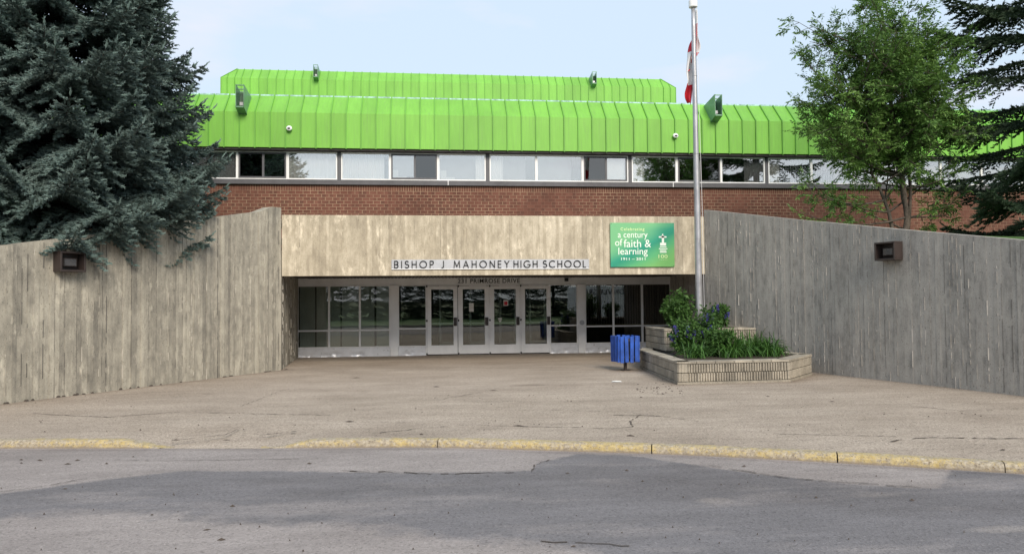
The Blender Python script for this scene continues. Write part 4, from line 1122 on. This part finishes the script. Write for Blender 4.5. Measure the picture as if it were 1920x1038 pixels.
def spruce(name, base, height, R0, zlow, seed, mat, label, dz=.055, shape=.85, sec=.10, fin=.055, ylim=None, droop=.42, zfine=9.4, hol=1.0, wid=.017):
    rng = np.random.default_rng(seed)
    o = tag(empty(name, base), label, 'tree')
    m = MB(); m.tube([(0, 0, -.1), (.02, .02, height*.5), (0, 0, height)], [.22, .13, .01], 10); m.build('trunk', MT['bark_dark'], o, True)
    Pl, Dl, Ll, Tl = [], [], [], []; br = MB(); z = zlow; az = 0
    while z < height-.2:
        fine = z + base[2] < zfine
        az += 2.399 + rng.normal(0, .25); R = R0*max(.02, (1 - z/height))**shape*rng.uniform(.86, 1.08)*(.78+.22*min(1, (z-zlow)/1.3))
        u = np.array([math.cos(az), math.sin(az), 0.]); v = np.array([-u[1], u[0], 0.])
        back = u[1] > .35
        step = sec*(1 if fine else 1.8)*(1.7 if back else 1)
        up_ = rng.uniform(.05, .25)*(1 + z/height)
        dr_ = droop*rng.uniform(.8, 1.2)*(1-.4*z/height)
        def sp_(t): return u*(R*t)[:, None] + np.array([0, 0, 1.])*(z + R*(up_*t - dr_*t**1.7 + .30*dr_/.42*t**4))[:, None] + v*(.12*R*np.sin(t*2.2+az))[:, None]
        tt = np.linspace(0, 1, 7); q = sp_(tt); br.tube([tuple(p) for p in q], [max(.006, .03*R/3*(1-t)+.005) for t in tt], 4, cap=False)
        t = np.arange(.12 + .1*rng.random(), 1.0, step/max(R, .3)); t = t + rng.normal(0, .006, len(t))
        if len(t) == 0: z += dz; continue
        S = sp_(t); T = (sp_(t+.02)-S); T /= np.linalg.norm(T, axis=1, keepdims=True)
        for side in (-1, 1):
            ln = np.clip((1-t)*R*.62, 0, .85)*rng.uniform(.65, 1.1, len(t)) + .10
            ln *= np.clip(t*3.2, .35, 1)
            sd = T*.62 + v*side*.78 + np.array([0, 0, 1.])*(rng.uniform(-.30, .02, len(t)))[:, None]
            sd /= np.linalg.norm(sd, axis=1, keepdims=True)
            st = fin*(1 if fine else 2.2)*(1.6 if back else 1)
            for S_, d_, l_ in zip(S, sd, ln):
                k = np.arange(.02, l_, st); nk = len(k)
                if nk == 0: continue
                sag = -.30*(k/max(l_, .2))**2*l_
                pos = S_ + d_*k[:, None]; pos[:, 2] += sag
                prp = np.cross(d_, [0, 0, 1.]); prp /= np.linalg.norm(prp)+1e-9
                for s2 in (-1, 1):
                    dd = d_*.75 + prp*s2*.62 + rng.normal(0, .22, (nk, 3)); dd[:, 2] += rng.uniform(-.35, .2, nk)
                    Pl.append(pos); Dl.append(dd); Ll.append(np.clip((l_-k)*.5+.065, .07, .15)*rng.uniform(.8, 1.25, nk)*(1 if fine else 1.9))
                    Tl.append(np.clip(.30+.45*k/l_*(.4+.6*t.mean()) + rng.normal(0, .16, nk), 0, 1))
                e = pos[-1:]; Pl.append(e); Dl.append(d_[None]+np.array([[0, 0, .1]])); Ll.append(np.array([.13])); Tl.append(np.array([.9]))
        # top-side tufts along the spine
        nk = len(t); dd = T + rng.normal(0, .35, (nk, 3)) + np.array([0, 0, .35]); Pl.append(S); Dl.append(dd); Ll.append(rng.uniform(.08, .14, nk)); Tl.append(rng.uniform(.4, .9, nk))
        Pl.append(sp_(np.array([1.0]))); Dl.append(T[-1:]+np.array([[0, 0, .35]])); Ll.append(np.array([.2])); Tl.append(np.array([1.]))
        z += dz*rng.uniform(.6, 1.4)*hol*(1 if fine else 2.0)
    P = np.concatenate(Pl); D = np.concatenate(Dl); L = np.concatenate(Ll); T = np.concatenate(Tl)
    print(name, 'twigs', len(P))
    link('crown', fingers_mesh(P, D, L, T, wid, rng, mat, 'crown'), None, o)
    tag(br.build('branches', MT['bark_dark'], o), kind='stuff')
    return o
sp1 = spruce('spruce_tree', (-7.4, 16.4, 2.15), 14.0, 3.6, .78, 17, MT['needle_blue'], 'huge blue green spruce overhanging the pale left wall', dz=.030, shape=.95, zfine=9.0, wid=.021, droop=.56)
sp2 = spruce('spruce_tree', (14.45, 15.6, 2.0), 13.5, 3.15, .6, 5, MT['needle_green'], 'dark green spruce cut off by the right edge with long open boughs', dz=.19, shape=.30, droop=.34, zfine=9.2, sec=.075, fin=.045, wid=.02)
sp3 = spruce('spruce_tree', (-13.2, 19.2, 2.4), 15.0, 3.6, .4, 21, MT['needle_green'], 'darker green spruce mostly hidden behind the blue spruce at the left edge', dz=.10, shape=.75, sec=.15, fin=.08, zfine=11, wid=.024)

def leaf_mesh(P, D, L, W, tone, rng, mat, name, fold=.25, bend=.15):
    n = len(P); D = D/(np.linalg.norm(D, axis=1, keepdims=True)+1e-9)
    a = rng.normal(size=(n, 3))*.55 + np.array([0, 0, 1.]); U_ = np.cross(D, a); U_ /= np.linalg.norm(U_, axis=1, keepdims=True)+1e-9; N_ = np.cross(U_, D)
    L = L[:, None]; W = W[:, None]
    m1 = P+D*L*.45 - N_*L*bend*.3
    V = np.stack([P, m1+U_*W+N_*W*fold, P+D*L-N_*L*bend, m1-U_*W+N_*W*fold], 1)
    F = ((np.arange(n)*4)[:, None]+np.array([0,1,2,0,2,3])[None]).reshape(-1, 3)
    return raw_mesh(bpy.data.meshes.new(name), V.reshape(-1, 3), F, {'tone': np.repeat(tone, 4)}, mat)
def broadleaf(name, base, stems, hull_c, hull_r, nlimb, seed, mat, label, leaflen=.085, sprays=9, extra=None, nsub=8):
    rng = np.random.default_rng(seed); o = tag(empty(name, base), label, 'tree')
    wood = MB(); Pl, Dl = [], []; hc = np.array(hull_c); hr = np.array(hull_r)
    paths = []
    for (pts, r0) in stems:
        pts = [np.array(p, float) for p in pts]
        K = 12; q = []
        for i in range(K+1):
            s_ = i/K*(len(pts)-1); j = min(int(s_), len(pts)-2); q.append(pts[j]*(1-(s_-j)) + pts[j+1]*(s_-j))
        q = [p + rng.normal(0, .025, 3)*(i > 0) for i, p in enumerate(q)]
        wood.tube([tuple(p) for p in q], [r0*(1-.85*i/K)+.008 for i in range(K+1)], 8); paths.append(q)
    ends = []
    for i in range(nlimb):
        d = rng.normal(size=3); d /= np.linalg.norm(d); d[2] = d[2]*.9+.12
        ends.append(hc + d*hr*rng.uniform(.55, 1.05))
    for e in (extra or []): ends.append(np.array(e, float))
    for e in ends:
        q = paths[rng.integers(len(paths))]
        best = None
        for p in q[3:]:
            if p[2] < e[2]-.15:
                c_ = np.linalg.norm((e-p)*np.array([1, 1, .6]));
                if best is None or c_ < best[0]: best = (c_, p)
        p = best[1] if best else q[4]
        if p[2] > e[2]: p = q[3]
        ln = np.linalg.norm(e-p); mid = (p+e)/2 + np.array([0, 0, -.08*ln]) + rng.normal(0, .06*ln, 3)
        tt = np.linspace(0, 1, 6)[:, None]; cv = p*(1-tt)**2 + 2*mid*tt*(1-tt) + e*tt**2
        wood.tube([tuple(c_) for c_ in cv], [.022*(1-t)+.005 for t in np.linspace(0, 1, 6)], 5, cap=False)
        for k in range(nsub):
            t = rng.uniform(.3, 1.0); s_ = p*(1-t)**2 + 2*mid*t*(1-t) + e*t**2
            d = (e-p)/ln*.6 + rng.normal(0, .65, 3); d[2] += .18; d /= np.linalg.norm(d); l2 = rng.uniform(.25, .70)
            e2 = s_+d*l2; e2[2] -= .05*l2
            wood.tube([tuple(s_), tuple((s_+e2)/2+np.array([0,0,.03])), tuple(e2)], [.008, .005, .003], 3, cap=False)
            for j in range(sprays):
                f = rng.uniform(.25, 1.05); c0 = s_+(e2-s_)*f
                dd = d*.5+rng.normal(0, .6, 3); dd[2] -= .1; dd /= np.linalg.norm(dd); rl = rng.uniform(.10, .2)
                sd = np.cross(dd, [0, 0, 1.]); sd /= np.linalg.norm(sd)+1e-9
                for g in (.25, .55, .85):
                    for s2 in (-1, 1): Pl.append(c0+dd*rl*g); Dl.append(dd*.6+sd*s2*.8+rng.normal(0, .15, 3)+np.array([0, 0, -.15]))
                Pl.append(c0+dd*rl); Dl.append(dd)
    P = np.array(Pl); D = np.array(Dl); n = len(P); print(name, 'leaves', n)
    tone = np.clip(rng.normal(.5, .22, n) + .25*np.sin(P[:, 0]*2.3+P[:, 2]*1.7), 0, 1)
    me = leaf_mesh(P, D, leaflen*rng.uniform(.7, 1.2, n), leaflen*.17*rng.uniform(.8, 1.3, n), tone, rng, mat, 'crown')
    link('crown', me, None, o); wood.build('trunk', MT['bark'], o, True); return o
ash = broadleaf('ash_tree', (11.05, 16.4, 2.3), [([(0,0,0),(-.02,0,1.2),(-.12,.1,2.6),(-.35,.1,4.3),(-.55,0,6.0)], .085), ([(-.05,-.05,0),(-.35,.1,1.0),(-.75,.1,2.2),(-1.05,.2,3.8)], .05), ([(.02,.08,0),(.12,.15,1.2),(.25,.2,2.6),(.45,.2,4.2)], .05)],
    (-.58, 0, 3.98), (1.98, 1.7, 2.38), 122, 8, MT['leaf_ash'], 'slim multi-stemmed leafy tree standing behind the dark right wall',
    extra=[(-2.35,0,1.75),(-2.3,.1,1.2),(-2.55,.1,1.9),(1.5,.1,3.6),(1.65,.1,3.4),(1.55,0,2.9),(-.55,0,6.5),(-.7,.1,6.35),(-2.3,0,5.6),(-2.5,.1,5.7),(-2.2,.2,5.3),(1.35,.1,2.3),(1.3,0,1.6),(.9,0,1.25),(-1.7,.1,1.6)], sprays=9, nsub=9, leaflen=.094)
# trees across the road behind the camera: they only show as reflections in the glass
def copy_tree(o, loc, rz, sc_, label):
    c_ = o.copy(); C.objects.link(c_); c_.location = loc; c_.rotation_euler = (0, 0, rz); c_.scale = (sc_,)*3; c_['label'] = label
    c_['group'] = 'trees across the road, seen as reflections'
    for ch in o.children:
        d = ch.copy(); C.objects.link(d); d.parent = c_
    return c_
copy_tree(ash, (21.5, -9, 0), 1.0, 1.75, 'leafy tree reflected as dark foliage in the upper windows right of centre')
for i, (x, y, s_, lb) in enumerate([(-14,-21,.62,'at the left of the entrance glass'),(-8,-19,.66,'in the left entrance panes'),(-2.5,-21,.60,'beside the first door'),
        (3,-19.5,.64,'in the middle doors'),(8.5,-21,.66,'in the fourth door'),(14.5,-20,.62,'in the right entrance panes'),(21,-21,.68,'at the far right of the entrance glass'),(-11,-23.5,.70,'between the two leftmost mirrored trees'),
        (-5.2,-23,.68,'behind the left entrance panes, second row'),(.3,-23.5,.70,'in the first door, second row'),(5.8,-23,.70,'in the third door, second row'),(11.5,-23.5,.70,'beside the round door button, second row'),(17.8,-23,.7,'in the rightmost entrance pane, second row')]):
    copy_tree(sp3, (x, y, -.3), i*1.3, s_, 'dark spruce across the road reflected '+lb)

# white van parked on the road behind the camera; its lettering shows mirrored in the right entrance panes
VN = tag(empty('parked_van', (11.6, -2.0, -.08)), 'white van mirrored faintly in the right entrance panes, lettered FOREVER GREEN', 'van')
prof = [(-2.55, .35), (-2.6, .9), (-2.5, 2.45), (-2.35, 2.55), (1.2, 2.55), (1.55, 2.35), (2.0, 1.45), (2.7, 1.2), (2.8, .9), (2.78, .35)]
n_ = len(prof); m = MB()
m.add([(a, -.95, b) for a, b in prof]+[(a, .95, b) for a, b in prof], [tuple(range(n_)), tuple(range(n_, 2*n_))[::-1]]+[(i, i+n_, (i+1) % n_+n_, (i+1) % n_) for i in range(n_)])
bevel(m.build('body', MT['alu_white'], VN), .05, 2)
for s_ in (-.956, .956):
    m = MB(); P4 = [(1.05, 1.5), (1.05, 2.2), (1.42, 2.2), (1.80, 1.5)]
    m.add([(a, s_-.006, b) for a, b in P4]+[(a, s_+.006, b) for a, b in P4], [(0,1,2,3),(7,6,5,4),(0,4,5,1),(1,5,6,2),(2,6,7,3),(3,7,4,0)]); m.build('side_window', MT['black'], VN)
m = MB(); m.add([(1.62,-.8,2.28),(2.02,-.8,1.5),(2.02,.8,1.5),(1.62,.8,2.28)], [(0,1,2,3)]); m.build('windscreen', MT['black'], VN)
for x in (-1.7, 1.95):
    for y in (-.86, .86):
        m = MB(); m.lathe([(.001,-.1),(.2,-.1),(.34,-.08),(.34,.08),(.2,.1),(.001,.1)], 20); q = m.build('wheel', MT['black'], VN, loc=(x, y, .34), rot=(R_(90), 0, 0))
        m = MB(); m.lathe([(.001,-.115),(.17,-.11),(.19,-.105)], 16); m.lathe([(.001,.115),(.17,.11),(.19,.105)], 16); m.build('rim', MT['steel'], q)
for y in (-.6, .6): MB().box(2.74, 2.80, y-.15, y+.15, .85, 1.05).build('headlight', MT['lamp_glass'], VN)
me = text_mesh('FOREVER GREEN', .46, .004, .006, align='LEFT', space=1.1); w_ = max(v.co.x for v in me.vertices)
me.transform(Matrix.Scale(3.3/w_, 4, (1, 0, 0))); me.transform(Matrix.Rotation(math.pi, 4, 'Z'))
split_letters(me, MT['frame_dark'], VN, (1.0, .962, 2.0))

# ---- planter plants
def bush(name, base, h, r, nst, seed, label, cat='plant', flowers=0, leafl=.08, mat=None, group=None, lean=(0,0), dens=1.0):
    rng = np.random.default_rng(seed); o = tag(empty(name, base), label, cat, group); wood = MB(); Pl, Dl, Ll = [], [], []; SP = []
    for i in range(nst):
        a = rng.uniform(0, 6.28); rr_ = r*math.sqrt(rng.random()); hh = h*rng.uniform(.6, 1.05)*(1-.35*(rr_/r)**2)
        b0 = np.array([math.cos(a)*rr_*.35, math.sin(a)*rr_*.35, 0]); b1 = np.array([math.cos(a)*rr_+lean[0], math.sin(a)*rr_+lean[1], hh]); md = (b0+b1)/2+np.array([0, 0, .1*h])
        tt = np.linspace(0, 1, 5)[:, None]; cv = b0*(1-tt)**2+2*md*tt*(1-tt)+b1*tt**2
        wood.tube([tuple(p) for p in cv], [.007]*4+[.003], 4, cap=False)
        fl_ = i < flowers
        for k in range(int(26*dens*hh/.8)):
            t = rng.uniform(.1, .8 if fl_ else 1.0); p = b0*(1-t)**2+2*md*t*(1-t)+b1*t**2
            dr_ = rng.normal(size=3)*np.array([1, 1, .45]); dr_ /= np.linalg.norm(dr_); c0 = p+dr_*rng.uniform(.02, .09)
            for j in range(5):       # palmate / clustered leaflets
                dd = dr_+rng.normal(0, .45, 3); dd[2] -= .1
                Pl.append(c0); Dl.append(dd); Ll.append(leafl*rng.uniform(.6, 1.2))
        if fl_:
            FP, FD = [], []; SP.append((FP, FD))
            for k in range(70):
                t = rng.uniform(.62, 1.06); p = b0*(1-t)**2+2*md*t*(1-t)+b1*t**2; q = rng.normal(size=3); q /= np.linalg.norm(q)
                FP.append(p+q*.022*(1.3-t)*2); FD.append(q)
    P = np.array(Pl); n = len(P); tone = np.clip(rng.normal(.5, .2, n)+.15*(P[:, 2]/h), 0, 1)
    link('foliage', leaf_mesh(P, np.array(Dl), np.array(Ll), np.array(Ll)*.2, tone, rng, mat or MT['leaf_garden'], 'foliage'), None, o)
    wood.build('stems', mat or MT['leaf_garden'], o)
    for FP, FD in SP:
        # one continuous spike: keep the florets along a thin stalk
        n = len(FP); fs_ = link('flower_spike', leaf_mesh(np.array(FP), np.array(FD), np.full(n, .034), np.full(n, .014), rng.random(n), rng, MT['petal'], 'flower_spike'), None, o); tag(fs_, kind='stuff')
    return o
def lily(name, base, h, nbl, seed, label, group=None):
    rng = np.random.default_rng(seed); o = tag(empty(name, base, 0), label, 'plant', group); V, F, T = [], [], []
    for i in range(nbl):
        a = rng.uniform(0, 6.28); L = h*rng.uniform(.85, 1.6); out = rng.uniform(.35, 1.0)*L; w = rng.uniform(.008, .014); ca, sa = math.cos(a), math.sin(a)
        bx, by = rng.normal(0, .10, 2); b0 = len(V); K = 7; tn = rng.random()
        for k in range(K):
            t = k/(K-1); r_ = out*t**1.3; z = L*(1.35*t-.95*t*t*out/L*1.6); ww = w*(1-t**2.5)+.0006
            V += [(bx+ca*r_-sa*ww, by+sa*r_+ca*ww, z), (bx+ca*r_, by+sa*r_, z-.004), (bx+ca*r_+sa*ww, by+sa*r_-ca*ww, z)]; T += [tn]*3
        for k in range(K-1):
            q = b0+3*k; F += [(q, q+1, q+4, q+3), (q+1, q+2, q+5, q+4)]
    link('blades', raw_mesh(bpy.data.meshes.new('blades'), V, F, {'tone': T}, MT['leaf_lily']), None, o)
    return o
bush('delphinium', (5.62, 16.15, .42), .92, .38, 44, 1, 'tall delphinium clump with violet blue spikes, front left in the planter', flowers=7, dens=1.2)
bush('delphinium', (6.10, 15.6, .42), .72, .40, 46, 2, 'leafy green delphinium at the front of the planter, few flowers', flowers=2, dens=1.3)
bush('delphinium', (6.35, 16.7, .42), 1.10, .34, 34, 3, 'delphinium with violet spikes standing right in front of the flagpole', flowers=9)
bush('leafy_shrub', (5.98, 17.75, .92), .95, .38, 38, 4, 'taller green shrub on the upper tier left of the flagpole', cat='shrub', leafl=.10)
bush('leafy_shrub', (6.95, 17.6, .92), .62, .36, 26, 5, 'green shrub on the upper tier right of the flagpole', cat='shrub', leafl=.09, flowers=2)
lily('daylily', (6.55, 15.45, .42), .48, 170, 1, 'grassy daylily clump in the middle of the planter front', 'daylily clumps in the planter')
lily('daylily', (6.95, 15.75, .42), .50, 170, 2, 'grassy daylily clump behind the middle one, nearest the upper tier', 'daylily clumps in the planter')
lily('daylily', (7.15, 15.35, .42), .42, 160, 3, 'arching daylily clump right of the planter middle', 'daylily clumps in the planter')
lily('daylily', (6.20, 15.2, .42), .36, 110, 6, 'low daylily clump at the front coping under the delphinium', 'daylily clumps in the planter')
lily('daylily', (5.55, 15.25, .42), .36, 110, 7, 'low daylily clump in the front left corner of the planter', 'daylily clumps in the planter')
lily('daylily', (7.35, 15.95, .42), .40, 140, 8, 'daylily clump beside the low yellow green plant in the planter', 'daylily clumps in the planter')
bush('low_plant', (7.52, 15.75, .42), .20, .24, 26, 9, 'low yellow green plant in the right corner of the planter', leafl=.05)
